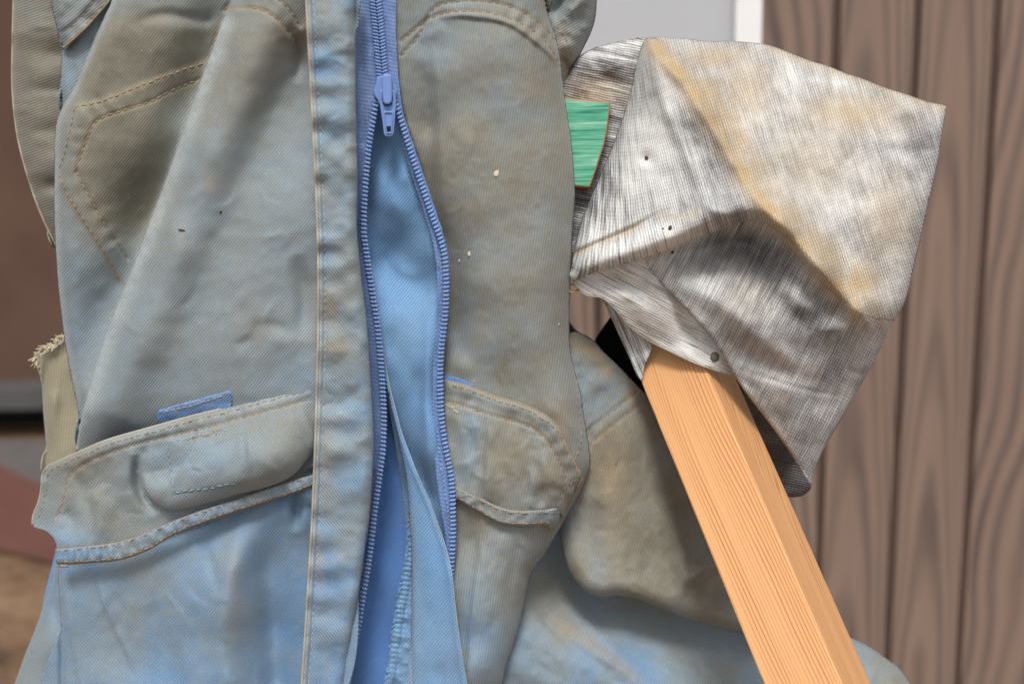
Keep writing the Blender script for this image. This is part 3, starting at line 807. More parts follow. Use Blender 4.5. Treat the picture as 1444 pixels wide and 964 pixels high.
sq = [(236, 622), (340, 604), (344, 680), (244, 695)]
pock_ops = [tps([(50, 735, -34), (62, 668, -30), (80, 765, -14), (100, 700, -14), (130, 640, -2), (130, 720, -6), (120, 765, -2), (200, 620, 6), (180, 690, 2), (200, 745, -2), (270, 600, 2), (290, 660, 12), (350, 640, 14), (330, 580, -2), (400, 560, -4), (440, 545, -6), (430, 600, 2), (390, 640, 12), (250, 735, -4), (300, 720, -6), (380, 695, -10), (440, 660, -16), (440, 680, -14), (230, 670, 4)]),
            cliff(bel, 0, 20, 60, 5.0), const(42),
            groove(hem2), ridge([(x, y + 9, 2.4) for x, y in pt[:10]], 9), pucker([(x, y + 12) for x, y in pt], 13, 1.5, 27, 12), pucker(hem2, 10, 0.9, 22, 13),
            edge_roll(pt + plw[:4], 4, 3.0), ridge([(472, 500, -20), (468, 600, -24), (462, 720, -24)], 12), plateau(sq, 1.6, 3, True),
            ridge([(128, 690, 0), (135, 705, 6), (140, 745, 5), (136, 768, 0)], 7, 16), ridge([(85, 712, 0), (98, 730, -7), (90, 762, 0)], 12), ridge([(100, 668, 0), (120, 690, -4), (105, 720, 0)], 14),
            ridge([(192, 640, 0), (194, 672, -14), (203, 702, -12), (222, 724, 0)], 8, 5), ridge([(180, 600, 0), (186, 640, 3), (178, 690, 0)], 8),
            ridge([(348, 610, 0), (352, 640, 3), (350, 678, 0)], 4), creases(24, 70, 600, 430, 740, 302, 1.3), noise(1.0, 45, 45, 51, 2), noise(0.2, 14, 14, 52, 2)]
pocket = Cloth(pt + plw + [(82, 780)] + [(x, y + 3) for x, y in weltT[1:]] , pock_ops,
               [const(0.56), blob(110, 660, 50, 40, 0.28), blob(160, 740, 60, 40, 0.2), blob(90, 745, 40, 20, -0.15), blob(300, 590, 150, 26, 0.12), blob(290, 650, 60, 30, -0.16), blob(400, 640, 50, 50, 0.14), blob(110, 762, 40, 12, -0.3), blob(220, 650, 30, 30, -0.08)],
               [streak(hem2, 3.5, 0.35), streak([(x, y + 2) for x, y in pt], 2.5, 0.45), streak([(x, y - 2) for x, y in weltT], 3, 0.45)], weave=38, worn=[streak([(x, y + 9) for x, y in pt], 4, 0.3), streak(bel, 9, 0.3)])  # worn here: pale lines under the top edge and along the belly
pocket.build('pocket', M_DEN, cov, 2.3, 2.6)
stitches(pocket, hem2, M_THR, pocket.obj, w=1.0, hgt=1.2)
stitches(pocket, [(x + 2, y + 7) for x, y in pt[:-1]] + [(67, 672), (65, 690), (60, 712), (53, 734)], M_THR, pocket.obj, w=1.0, hgt=1.1)
for i in range(4): stitches(pocket, [sq[i], sq[(i + 1) % 4]], M_THB, pocket.obj, w=0.8, hgt=1.1, lift=0.6, jit=0.8)
stitches(pocket, [(262, 619), (280, 615), (300, 611), (318, 607)], M_THR, pocket.obj, w=1.6, hgt=2.0, gap=-2, jit=1.8)
P = spline(np.array(pt + plw[:4], float), 4); tube('piping', W(P[:, 0], P[:, 1] + 0.6, pocket.h(P[:, 0], P[:, 1]) + 0.6), 1.7 * S, M_HEM, pocket.obj)

wc = [(0.5 * (a[0] + b[0]), 0.5 * (a[1] + b[1])) for a, b in zip(weltT, weltB[:len(weltT)])]
def welt_ops(basef, T, B, seed, up=7):
    return [basef, edge_roll(T, 5, 4), edge_roll(B, 8, 7), const(up)]
weltL = Cloth([(78, 774)] + weltT[1:] + weltB[::-1],
              [lambda X, Y: 0.5 * (tps([(82, 785, 2), (134, 780, 10), (200, 765, 8), (250, 745, 4), (350, 710, 0), (440, 678, -4), (470, 668, -4), (150, 700, 6), (300, 830, 10)])(X, Y)) + 50,
               ridge([(464, 620, -24), (456, 740, -24)], 11), edge_roll(weltT, 5, 3.0), edge_roll(weltB, 8, 7), pucker(wc, 12, 2.2, 19, 15), pucker(wc, 9, 1.2, 31, 16), noise(0.8, 14, 14, 53)],
              [const(0.40), blob(110, 783, 50, 16, -0.2), blob(200, 770, 60, 20, 0.1)], [streak(weltB, 4, 0.75), streak(weltT, 3, 0.3)], weave=38)
weltL.build('pocket_welt', M_DEN, cov, 2.2, 3.0)
stitches(weltL, [(x, y + 3.0) for x, y in weltT], M_THR, weltL.obj, w=1.0, hgt=1.2)
stitches(weltL, [(x, y - 4) for x, y in weltB], M_THR, weltL.obj, w=1.2, hgt=1.2, gap=0.5)

tab = Cloth([(222, 578), (260, 567), (300, 556), (323, 550), (327, 556), (327, 585), (222, 600)],
            [chest.h, const(2.0), edge_roll([(222, 578), (260, 567), (300, 556), (323, 550), (327, 575)], 4, 3), noise(0.4, 14, 8, 61, 2)], [const(0.35)], [streak([(240, 578), (320, 558)], 2.5, 0.5)], weave=40, smooth_outline=False)
tab.build('loop_tab', M_TAB, cov, 2.2)
stitches(tab, [(232, 580), (275, 570), (318, 557)], M_THB, tab.obj, w=1.0, gap=1.0)

# --- placket
plL = [(429, -30), (430.5, 0), (433, 50), (436, 100), (440, 180), (444, 260), (447, 350), (447.5, 450), (445, 560), (441, 680), (436, 780), (428.5, 900), (424, 964), (421, 1000)]
plR = [(501, -30), (502, 60), (503, 150), (505, 240), (504, 318), (507, 360), (511, 400), (518, 455), (523, 530), (527, 600), (527, 645), (522, 720), (516, 765), (507, 830), (495, 900), (486, 964), (478, 1000)]
plS = [(x + 11, y) for x, y in plL]
placket = Cloth(plL + plR[::-1], [const(46), edge_roll(plL, 4, 4), edge_roll(plR, 16, 15), ridge([(x + 4.5, y, 2.6) for x, y in plL], 4.5), groove(plS, 3.0, -1.8),
                 pucker([(x + 16, y) for x, y in plL], 22, 2.1, 52, 71), pucker([(x + 40, y) for x, y in plL], 24, 2.4, 67, 72), creases(18, 445, 20, 510, 950, 309, 1.0, 10), noise(2.2, 46, 40, 73, 2), noise(0.25, 13, 13, 74, 2),
                 tps([(440, 0, 0), (440, 500, 0), (440, 960, 2), (500, 0, -4), (500, 500, 2), (480, 960, 0), (480, 300, 3)])],
                [const(0.36), noise(0.09, 50, 45, 75, 2), blob(470, 470, 30, 60, 0.22), blob(475, 250, 34, 60, 0.12), blob(500, 560, 16, 60, -0.06), blob(470, 900, 60, 160, -0.22), blob(460, 700, 30, 60, 0.05), blob(495, 200, 14, 200, 0.08), blob(470, 50, 40, 60, 0.2)],
                [streak(plL, 5, 0.55), blob(462, 430, 14, 28, 0.55), blob(468, 490, 18, 10, 0.6), blob(458, 660, 10, 60, 0.3), blob(450, 800, 8, 60, 0.45)], weave=-38, worn=[streak([(x + 5, y) for x, y in plL], 4, 0.4), blob(478, 60, 12, 10, 0.3), blob(470, 338, 14, 8, 0.3), blob(470, 385, 14, 8, 0.3), blob(478, 590, 14, 10, 0.25)])  # worn here: pale left edge and light spots on the bumps
placket.build('placket', M_DEN, cov, 2.2, 3.0)
stitches(placket, plS, M_THB, placket.obj, w=0.9, hgt=1.0)
P = spline(np.array(plL, float), 5); tube('piping', W(P[:, 0] + 1.5, P[:, 1], placket.h(P[:, 0] + 4, P[:, 1]) + 0.2), 1.8 * S, M_HEM, placket.obj)

# --- zip
zp = empty('zipper', W(np.array([540.]), np.array([140.]), np.array([10.]))[0], cov)
rowL = [(531, 138), (529, 146), (526.5, 165), (523, 185), (519, 213), (515.5, 252), (513.5, 285), (512.5, 320), (513.5, 335), (517, 360), (522, 393), (527, 426), (532, 460), (535.5, 493), (538, 526), (540, 559), (541, 592), (539.5, 635), (537.5, 650), (533.5, 680), (528, 721), (523.5, 761), (518, 801), (511, 842), (505, 882), (497, 922), (490, 963), (483, 1000)]
rowR = [(556, 138), (561, 153), (571, 186), (581.5, 219), (592.5, 252), (603.5, 285), (614, 315), (621, 335), (627.5, 360), (629.5, 393), (629, 426), (626.5, 459), (622.5, 493), (621, 526), (621.5, 559), (623.5, 592), (629, 632), (633, 650), (637.5, 680), (639, 721), (639, 760), (637, 790), (634, 830)]
topL = [(523.5, -30), (525, 0), (529, 40), (532, 75), (534, 100), (537, 125)]
topR = [(532.5, -30), (534, 0), (538, 40), (541, 75), (543, 100), (546, 125)]
hrow = tps([(530, 0, 16), (540, 100, 16), (528, 150, 15), (515, 280, 13), (514, 340, 12), (535, 480, 6), (541, 590, 2), (530, 700, 4), (510, 850, 8), (490, 960, 10), (483, 1000, 10),
            (565, 160, 15), (592, 252, 16), (621, 335, 20), (629, 400, 22), (624, 480, 16), (621, 540, 13), (629, 632, 14), (639, 720, 16), (637, 790, 12), (634, 830, 8)])
def ellipsoid(c, ax, ay, az, nu=8, nv=5):
    V = [c + az * 1.0]; F = []
    for j in range(1, nv):
        th = math.pi * j / nv
        for i in range(nu):
            ph = 2 * math.pi * i / nu
            V.append(c + math.sin(th) * (math.cos(ph) * ax + math.sin(ph) * ay) + math.cos(th) * az)
    V.append(c - az)
    for i in range(nu): F.append((0, 1 + i, 1 + (i + 1) % nu))
    for j in range(nv - 2):
        for i in range(nu):
            a = 1 + j * nu; F.append((a + i, a + nu + i, a + nu + (i + 1) % nu, a + (i + 1) % nu))
    l = len(V) - 1; a = 1 + (nv - 2) * nu
    for i in range(nu): F.append((l, a + (i + 1) % nu, a + i))
    return V, F
RIGHT = RW @ np.array([1.0, 0, 0]); DOWN = RW @ np.array([0, 1.0, 0])
def teeth(rowpts, pitch, half, name, side, slant=0.25):
    L = spline(rowpts, 1.5); seg = np.hypot(*np.diff(L, axis=0).T); arc = np.r_[0, np.cumsum(seg)]
    parts = []; s = 0.0
    while s < arc[-1]:
        x, y = np.interp(s, arc, L[:, 0]), np.interp(s, arc, L[:, 1])
        x2, y2 = np.interp(s + 2, arc, L[:, 0]), np.interp(s + 2, arc, L[:, 1])
        t = np.array([x2 - x, y2 - y]); t /= np.linalg.norm(t) + 1e-9
        if abs(t).sum() < 0.1: break
        nrm = np.array([t[1], -t[0]])
        hh = float(hrow(np.array([x]), np.array([y]))[0])
        across = (nrm[0] + slant * side * t[0]) * RIGHT + (nrm[1] + slant * side * t[1]) * DOWN
        along = t[0] * RIGHT + t[1] * DOWN
        c = W(np.array([x]), np.array([y]), np.array([hh]))[0]
        k = random.uniform(0.93, 1.07)
        parts.append(ellipsoid(c, across * half * S * k, along * pitch * 0.47 * S, VIEWN * half * 0.95 * S))
        # the knob that interlocks, on the free side
        c2 = W(np.array([x + side * nrm[0] * half * 0.45]), np.array([y + side * nrm[1] * half * 0.45]), np.array([hh + half * 0.35]))[0]
        parts.append(ellipsoid(c2, across * half * 0.62 * S, along * pitch * 0.40 * S, VIEWN * half * 0.72 * S, 7, 4))
        s += pitch
    V, F = merge_lists(parts)
    o = link_mesh(name, V, F, M_ZIP, zp); o['kind'] = 'stuff'
teeth(rowL, 5.8, 5.2, 'teeth', 1)
teeth(rowR, 5.8, 5.2, 'teeth', -1)
teeth(topL, 4.7, 4.8, 'teeth', 1, 0.45)
teeth(topR, 4.7, 4.8, 'teeth', -1, 0.45)

lt_l = [(498, -30), (500, 60), (501, 150), (500, 240), (498, 318), (501, 360), (505, 400), (510, 455), (516, 530), (519, 600), (519, 645), (514, 720), (508, 765), (499, 830), (487, 900), (478, 964), (470, 1000)]
tapeL = Cloth(lt_l + [(x + 3, y) for x, y in rowL[::-1]] + [(541, 120), (533, -30)],
              [hrow, const(-6), ridge([(508, -30, -3), (511, 100, -3), (510, 200, -3)], 6), noise(0.6, 10, 30, 81)], [const(0.15), blob(505, 60, 14, 90, 0.4), blob(520, 170, 9, 60, 0.4)], weave=10)
tapeL.build('tape', M_TAPE, zp, 2.2, 1.6)
tapeR_l = [(534, -30), (541, 110), (553, 140), (565, 192), (580, 245), (595, 290), (606, 327), (613, 360), (616, 390), (616.5, 453), (613, 490), (610, 520), (610, 585), (613, 650), (619, 700), (627, 750), (632, 800), (632, 840)]
tapeR_r = [(640, 840), (642, 760), (642, 720), (640, 680), (635, 650), (631, 632), (626, 592), (624, 559), (624, 526), (626, 493), (630, 459), (633, 426), (634, 393), (632, 360), (626, 335), (619, 312), (610, 285), (599, 252), (588, 219), (577, 186), (569, 160), (563, 120), (559, 60), (556, -30)]
tapeR = Cloth(tapeR_l + tapeR_r, [hrow, const(-5), ridge([(612, 330, 2), (620, 400, 2), (618, 470, 2), (614, 540, 2), (620, 650, 2), (632, 720, 2)], 5), groove([(619, 380), (621, 450), (616, 510), (615, 580), (619, 650), (629, 720)], 1.8, -1.6), noise(0.6, 8, 30, 82)],
               [const(0.12), blob(556, 60, 8, 90, 0.35)], weave=12)
tapeR.build('tape', M_TAPE, zp, 2.2, 1.6)
stitches(tapeR, [(620, 340), (623, 400), (621, 460), (617, 510), (616, 580), (621, 650), (631, 715), (635, 770)], M_ZIP, tapeR.obj, length=4, gap=2, w=1.2, hgt=1.4)

def prism(name, O, h0, h1, mat, parent, bevel=1.0, smooth_o=True):
    O = np.asarray(O, float)
    if smooth_o: O = spline(np.vstack([O, O[:1]]), 3.0)[:-1]
    n = len(O)
    A = W(O[:, 0], O[:, 1], np.full(n, float(h1))); B = W(O[:, 0], O[:, 1], np.full(n, float(h0)))
    ar = sum(O[i][0] * O[(i + 1) % n][1] - O[(i + 1) % n][0] * O[i][1] for i in range(n))
    V = list(A) + list(B)
    F = [tuple(range(n)), tuple(range(n, 2 * n))[::-1]] + [(i, n + i, n + (i + 1) % n, (i + 1) % n) for i in range(n)]
    if ar > 0: F = [f[::-1] for f in F]
    o = link_mesh(name, V, F, mat, parent, smooth=False)
    b = o.modifiers.new('bevel', 'BEVEL'); b.width = bevel * S; b.segments = 3; b.limit_method = 'ANGLE'; b.angle_limit = math.radians(40)
    return o
prism('slider_body', [(531, 109), (537, 107), (549, 107), (554, 110), (556, 118), (560, 126), (559, 134), (554, 141), (552, 148), (536, 148), (533, 142), (527.5, 134), (527, 126), (530, 118)], 8, 23, M_SLD, zp, 2.0)
prism('slider_crown', [(540, 105), (551, 105), (552.5, 112), (553, 132), (552, 144), (549, 147), (543, 147), (540, 144), (539, 132), (539, 112)], 22, 33, M_SLD, zp, 3.0)
# pull tab: ring with two arms and a tapered tongue with a window
def ringprism(name, O, Hs, h0, h1, mat, parent):
    """outline O with hole Hs, same number of points"""
    O = np.asarray(O, float); I = np.asarray(Hs, float); n = len(O)
    V = []
    for Q, hh in ((O, h1), (I, h1), (O, h0), (I, h0)): V += list(W(Q[:, 0], Q[:, 1], np.full(n, float(hh))))
    F = []
    for i in range(n):
        j = (i + 1) % n
        F += [(i, n + i, n + j, j), (2 * n + i, 2 * n + j, 3 * n + j, 3 * n + i), (i, j, 2 * n + j, 2 * n + i), (n + i, 3 * n + i, 3 * n + j, n + j)]
    o = link_mesh(name, V, F, mat, parent, smooth=False)
    me = o.data; import bmesh
    bm = bmesh.new(); bm.from_mesh(me); bmesh.ops.recalc_face_normals(bm, faces=bm.faces); bm.to_mesh(me); bm.free()
    b = o.modifiers.new('bevel', 'BEVEL'); b.width = 0.9 * S; b.segments = 2; b.limit_method = 'ANGLE'; b.angle_limit = math.radians(40)
    return o
ringprism('pull_tab', [(536, 128), (556, 128), (558.5, 140), (558, 153), (556.5, 172), (555, 189), (552.5, 192.5), (544, 192.5), (541.5, 189), (539.5, 172), (536.5, 153), (535, 140)],
          [(539, 132), (553, 132), (554, 140), (552.5, 148), (549, 150), (547, 150.5), (546.5, 150.5), (546, 150.5), (545, 150.5), (543, 150), (540, 148), (538.5, 140)], 21, 27, M_SLD, zp)
ringprism('pull_rim', [(541, 157), (555, 157), (553.5, 176), (552.5, 188.5), (544.5, 188.5), (542.5, 176)], [(543, 159.5), (553, 159.5), (551.8, 175), (551, 186.5), (545.8, 186.5), (544.2, 175)], 26.2, 28.6, M_SLD, zp)
prism('pull_window', [(544.5, 178), (552, 178), (551.5, 186), (545.2, 186)], 26.0, 27.4, M_DARK, zp, 0.3, False)

# --- lining seen through the opening
lining = Cloth([(541, 120), (556, 135), (566, 175), (580, 222), (596, 270), (612, 320), (622, 380), (624, 460), (617, 530), (618, 600), (626, 680), (638, 760), (642, 860), (590, 860), (566, 690), (556, 620), (546, 560), (538, 500), (528, 440), (516, 370), (508, 320), (512, 260), (520, 200)],
               [const(-8), lambda X, Y: 1.7 * tps([(545, 150, -2), (540, 220, -6), (560, 220, -2), (525, 300, -8), (555, 290, 3), (590, 300, 2), (520, 350, -10), (545, 365, -15), (575, 355, -8), (600, 390, -4), (607, 360, 4), (565, 410, -6), (540, 420, -4), (580, 450, 3), (555, 480, 2), (605, 460, 6), (590, 560, 3), (565, 560, -2), (606, 560, 8), (600, 640, 6), (585, 640, -4), (618, 720, 4), (610, 700, -4), (630, 800, -6)])(X, Y),
                ridge([(606, 420, 0), (602, 500, 3), (600, 600, 4), (606, 680, 0)], 7), ridge([(585, 610, 0), (596, 660, -6), (612, 715, -6), (626, 760, 0)], 7), ridge([(540, 345, 0), (570, 382, 4), (612, 386, 0)], 9, 14), edge_roll([(566, 175), (580, 222), (596, 270), (612, 320), (622, 380), (624, 460), (617, 530), (618, 600), (626, 680), (638, 760), (642, 860)], 18, 20), noise(1.6, 40, 60, 91, 2)],
               [const(0.16), blob(600, 600, 20, 120, -0.10), blob(560, 250, 40, 60, -0.05), blob(575, 470, 40, 60, 0.08)], weave=40)
lining.build('lining', M_LIN, cov, 2.4)
inner = Cloth([(480, 480), (545, 470), (600, 640), (600, 1000), (440, 1000), (480, 800)],
              [const(-44), ridge([(545, 560, 0), (550, 700, -8), (530, 860, -6), (520, 980, 0)], 20), noise(3, 50, 90, 92)], [const(0.0)], weave=40)
inner.build('inner_lining', M_TAB, cov, 4.0)
sedge = [(580, 690), (578, 712), (575, 742), (574, 768), (569, 800), (564, 828), (558, 858), (554, 882), (550, 910), (547, 935), (543, 958), (536, 1000)]
serge = Cloth(sedge + [(600, 1000), (600, 690)], [const(-26), edge_roll(sedge, 5, 5), pucker(sedge, 14, 1.8, 7, 93), ridge([(x + 15, y, -3) for x, y in sedge], 3), noise(1.2, 14, 14, 94)], [const(0.22), blob(578, 930, 14, 60, 0.12)], weave=40)
serge.build('seam_allowance', M_LIN, cov, 2.2)
V, F = [], []
parts = []
L = spline(sedge, 1.5)
for i in range(230):
    a = L[random.randrange(len(L))]; l = random.uniform(2, 6)
    p0 = W(np.array([a[0] + 2]), np.array([a[1]]), serge.h(np.array([a[0] + 3]), np.array([a[1]])))[0]
    p1 = p0 + (RIGHT * random.uniform(-1.0, -0.2) + DOWN * random.uniform(-0.8, 0.8) + VIEWN * random.uniform(-.3, .5)) * l * S
    parts.append(lozenge(p0, p1, VIEWN, 0.42 * S, 0.5 * S))
o = link_mesh('fray', *merge_lists(parts), M_FRAYB, serge.obj); o['kind'] = 'stuff'
stR = [(539.5, 486), (549, 540), (557, 573), (566.5, 609), (578, 640), (591.5, 674), (606, 707), (618.5, 741), (630, 774), (637.5, 808), (641, 840), (645, 875), (652, 925), (659, 965), (666, 1000)]
stL = [(580, 1000), (580, 900), (580.5, 808), (580, 770), (578, 741), (576, 707), (572.5, 674), (566, 640), (557, 598), (548, 556)]
facing = Cloth(stR + stL, [tps([(545, 530, -4), (560, 600, -2), (575, 660, 2), (600, 720, 8), (585, 720, 4), (630, 790, 18), (600, 800, 10), (585, 800, 4), (640, 860, 20), (610, 900, 12), (585, 900, 4), (655, 960, 22), (620, 980, 14), (585, 980, 4)]),
                edge_roll(stR, 5, 4), edge_roll(stL, 7, 5), ridge([(x - 4, y + 1, 1.8) for x, y in stR], 3.5), noise(1.4, 30, 60, 95, 2)],
               [const(0.14), blob(620, 780, 30, 30, -0.1), blob(605, 900, 30, 90, 0.12), blob(570, 620, 20, 60, -0.14)], [streak([(x, y) for x, y in stL[:6]], 9, 0.35), streak(stR, 2.4, 0.5), blob(640, 930, 16, 50, 0.2)], weave=40)
facing.build('facing', M_LIN, cov, 2.2, 2.4)
P = spline(np.array(stR, float), 5); tube('piping', W(P[:, 0] - 0.8, P[:, 1], facing.h(P[:, 0] - 1, P[:, 1]) + 0.8), 1.3 * S, M_THB, facing.obj)

# --- right front
rf_l = [(552, -30), (556, 60), (562, 125), (568, 160), (580, 199), (594, 245), (606, 288), (618, 326), (628, 365), (630, 420), (627, 460), (623, 500), (622, 540), (624, 600), (630, 650), (637, 690), (639, 720), (638, 790), (634, 840), (636, 1000)]
rf_r = [(698, 1000), (709, 962), (713, 942), (724, 909), (736, 868), (744, 828), (749, 808), (768, 781), (788, 747), (803, 720), (818, 694), (827, 674), (832.5, 650), (829, 620), (822.5, 580), (820, 559), (814, 536), (807, 509), (803.5, 486), (803, 450), (804, 420), (806, 370), (807.5, 327), (810.5, 290), (811, 265), (809, 232), (806, 199), (801, 166), (796, 130), (792, 100), (788, 70), (783, 50), (774, 22), (764, -30)]
ar1 = [(566, 58), (585, 42), (604, 27), (630, 18), (660, 15.5), (700, 20), (735, 33), (765, 54), (782, 78), (789, 96)]
ar2 = [(566, 78), (590, 52), (602, 26), (616, 9), (640, 3), (670, 1), (710, 7), (745, 22), (772, 44), (785, 64)]
rib_e = [(606, 40), (616, 90), (621, 160), (624, 230), (630, 300), (640, 370), (648, 440)]
rf_ops = [tps([(558, 40, 6), (566, 120, 4), (580, 190, 0), (600, 250, -6), (622, 320, -10), (640, 400, -14), (642, 460, -16), (635, 520, -10), (640, 570, 0), (645, 640, 2), (646, 720, 2), (650, 800, 4), (644, 900, 2), (642, 980, 4),
               (600, 120, 0), (604, 180, -6), (600, 60, 4), (648, 100, 14), (652, 200, 16), (662, 300, 16), (676, 400, 14), (690, 480, 10),
               (710, 60, 18), (710, 150, 20), (715, 300, 22), (735, 420, 18), (750, 520, 10), (700, 540, 2), (770, 150, 12), (780, 300, 14), (780, 450, 10), (780, 560, 8), (800, 640, 6), (720, 640, 10), (680, 640, 6), (690, 760, 6), (730, 760, 4), (690, 860, 14), (680, 940, 18), (720, 860, 6), (700, 960, 10), (665, 760, -2), (662, 900, 6), (640, 0, 8), (720, 0, 12)]),
          ridge([(x, y, a) for (x, y), a in zip(rib_e, (0, 6, 9, 9, 7, 4, 0))], 11, 40), edge_roll(rf_r, 52, 50), edge_roll(rf_l, 6, 5),
          groove(ar1), groove(ar2), ridge([(620, 24, 0), (660, 22, 4), (720, 34, 4), (775, 75, 4), (790, 100, 0)], 4, 12), pucker([(610, 14), (660, 9), (720, 18), (775, 56)], 13, 1.8, 24, 101),
          ridge([(590, 60, 0), (612, 46, 3), (622, 30, 0)], 10), ridge([(575, 95, 0), (595, 85, 3), (610, 120, 0)], 14), ridge([(622, 500, 0), (650, 515, 5), (672, 520, 0)], 14),
          ridge([(640, 400, 0), (646, 460, -6), (640, 520, 0)], 12), ridge([(682, 740, 0), (672, 820, 5), (664, 900, 4), (660, 980, 3)], 5, 16), ridge([(735, 745, 0), (724, 800, -3), (712, 860, 0)], 8),
          ridge([(760, 560, 0), (805, 600, 3), (822, 640, 0)], 8), ridge([(780, 540, 0), (795, 570, 3), (815, 620, 3), (815, 650, 0)], 6), creases(16, 650, 740, 760, 960, 303, 1.5, 95), creases(14, 570, 30, 800, 560, 304, 0.9, 80), noise(1.2, 90, 110, 102, 3), noise(0.3, 22, 22, 103, 3)]
rf = Cloth(rf_l + rf_r, rf_ops,
           [const(0.84), blob(640, 80, 40, 80, -0.16), blob(600, 60, 40, 60, -0.14), blob(690, 130, 60, 30, -0.08), blob(660, 460, 14, 90, -0.12), blob(690, 500, 16, 60, -0.2), blob(700, 900, 50, 110, -0.42), blob(660, 830, 30, 120, -0.22), blob(750, 760, 50, 60, -0.1), blob(640, 980, 40, 60, -0.2), blob(815, 600, 16, 60, -0.22), blob(655, 780, 20, 40, 0.1), noise(0.07, 60, 60, 104, 3)],
           [streak(ar1, 4, 0.5), streak(ar2, 3, 0.4), blob(752, 130, 30, 20, 0.35), blob(740, 190, 40, 40, 0.14), blob(795, 200, 12, 60, 0.4), blob(680, 460, 20, 30, 0.25), blob(700, 300, 80, 120, 0.07), blob(790, 630, 12, 60, 0.4), blob(720, 780, 60, 30, 0.18)], weave=8)
rf.build('front_panel', M_DEN, cov, 2.4)
stitches(rf, ar1, M_THR, rf.obj, w=1.1); stitches(rf, ar2, M_THR, rf.obj, w=1.1)
stitches(rf, [(813, 536), (817, 580), (820, 615), (814, 640), (806, 655)], M_THR, rf.obj, w=1.0)
def drop(x, y, rx, ry, cl, mat, name='paint_drop'):
    hh = float(cl.h(np.array([x]), np.array([y]))[0])
    c = W(np.array([x]), np.array([y]), np.array([hh]))[0]
    link_mesh(name, *ellipsoid(c, (RIGHT * 0.95 + DOWN * 0.2) * rx * S, (DOWN * 0.95 - RIGHT * 0.2) * ry * S, VIEWN * 1.3 * S, 10, 6), mat, cl.obj)
for x, y, a, b in ((700, 244, 4, 6), (662, 357.5, 2.6, 4.2), (648, 367, 1.2, 3), (788, 457, 1.0, 2.0)): drop(x, y, a, b, rf, M_DROP)
for x, y, a, b in ((257, 325, 6, 2.0), (311, 299, 2, 2.5)): drop(x, y, a, b, chest, M_HOLE, 'seed_speck')

# right pocket
rpt = [(620, 532), (640, 537), (666, 545), (703, 559), (736, 568.5), (762, 580.5), (785, 598), (796, 618), (806, 638), (816, 659), (821.5, 670), (813, 687), (804, 704), (797, 722)]
rwT = [(640, 684), (648, 688.5), (664, 696), (682, 704), (707, 715), (734, 719.5), (768, 718.5), (788, 720)]
rwB = [(640, 702), (648, 706), (663, 715), (679, 724), (704, 737.5), (734, 742), (765, 740.5), (784, 742)]
rh2 = [(626, 566), (650, 571), (690, 584), (725, 594), (752, 604), (772, 622), (785, 645), (797, 668), (796, 686), (790, 705)]
rpock = Cloth(rpt + [(796, 730)] + [(x, y + 3) for x, y in rwT[::-1]] + [(630, 620)],
              [rf.h, const(7), edge_roll(rpt, 5, 5), ridge([(x - 3, y + 9, 3.0) for x, y in rpt[1:12]], 8), groove(rh2), pucker([(x - 5, y + 14) for x, y in rpt[1:]], 14, 1.6, 26, 111), pucker(rh2, 9, 1.0, 21, 112),
               ridge([(692, 590, 0), (688, 640, 4), (685, 700, 3)], 4, 12), ridge([(748, 640, 0), (750, 680, 4), (750, 712, 3)], 4, 9), ridge([(655, 600, 0), (658, 650, 3), (655, 690, 0)], 9),
               ridge([(765, 630, 0), (770, 660, 6), (785, 690, 0)], 10), ridge([(770, 680, 0), (760, 700, -5), (765, 715, 0)], 8), creases(16, 640, 560, 800, 700, 306, 1.4, 80), noise(1.3, 30, 40, 113, 2), noise(0.25, 14, 14, 114)],
              [const(0.80), blob(665, 620, 16, 60, -0.35), blob(650, 660, 16, 30, -0.2), blob(720, 650, 30, 40, 0.06), blob(705, 570, 60, 16, -0.06), blob(750, 690, 10, 40, -0.15)],
              [streak([(x, y + 2) for x, y in rpt], 3.5, 0.6), streak(rh2, 3.5, 0.55), blob(775, 670, 22, 22, 0.4), blob(700, 640, 60, 40, 0.15)], weave=10)
rpock.build('pocket', M_DEN, cov, 2.2, 2.6)
stitches(rpock, rh2, M_THR, rpock.obj, w=1.1)
stitches(rpock, [(x - 2, y + 6) for x, y in rpt[1:-3]] + [(809, 676), (802, 694)], M_THR, rpock.obj, w=1.0)
stitches(rpock, [(628, 572), (640, 576), (652, 580)], M_HEM, rpock.obj, w=1.6, hgt=2, gap=-2, jit=1.6)
P = spline(np.array(rpt[1:-2], float), 4); tube('piping', W(P[:, 0], P[:, 1] + 0.8, rpock.h(P[:, 0], P[:, 1]) + 1.0), 1.6 * S, M_THR, rpock.obj)
rwc = [(0.5 * (a[0] + b[0]), 0.5 * (a[1] + b[1])) for a, b in zip(rwT, rwB)]
weltR = Cloth(rwT + rwB[::-1], [rf.h, const(12.5), edge_roll(rwT, 4, 2), edge_roll(rwB, 5, 5), pucker(rwc, 12, 2.0, 23, 121), ridge([(674, 690, 0), (680, 712, -5), (684, 735, 0)], 5), noise(0.9, 14, 14, 122)],
              [const(0.62), blob(700, 728, 40, 14, 0.1), blob(765, 725, 30, 8, -0.25)], [streak(rwT, 3, 0.5), streak(rwB, 3, 0.6)], weave=10)
weltR.build('pocket_welt', M_DEN, cov, 2.2, 3.0)
stitches(weltR, [(x, y + 3.5) for x, y in rwT], M_THR, weltR.obj, w=1.1); stitches(weltR, [(x, y - 4) for x, y in rwB], M_THR, weltR.obj, w=1.1)
rtab = Cloth([(622, 529), (645, 532), (668, 542), (668, 556), (622, 546)], [rf.h, const(4.5)], [const(0.1)], weave=40, smooth_outline=False)
rtab.build('loop_tab', M_TAB, cov, 2.4)

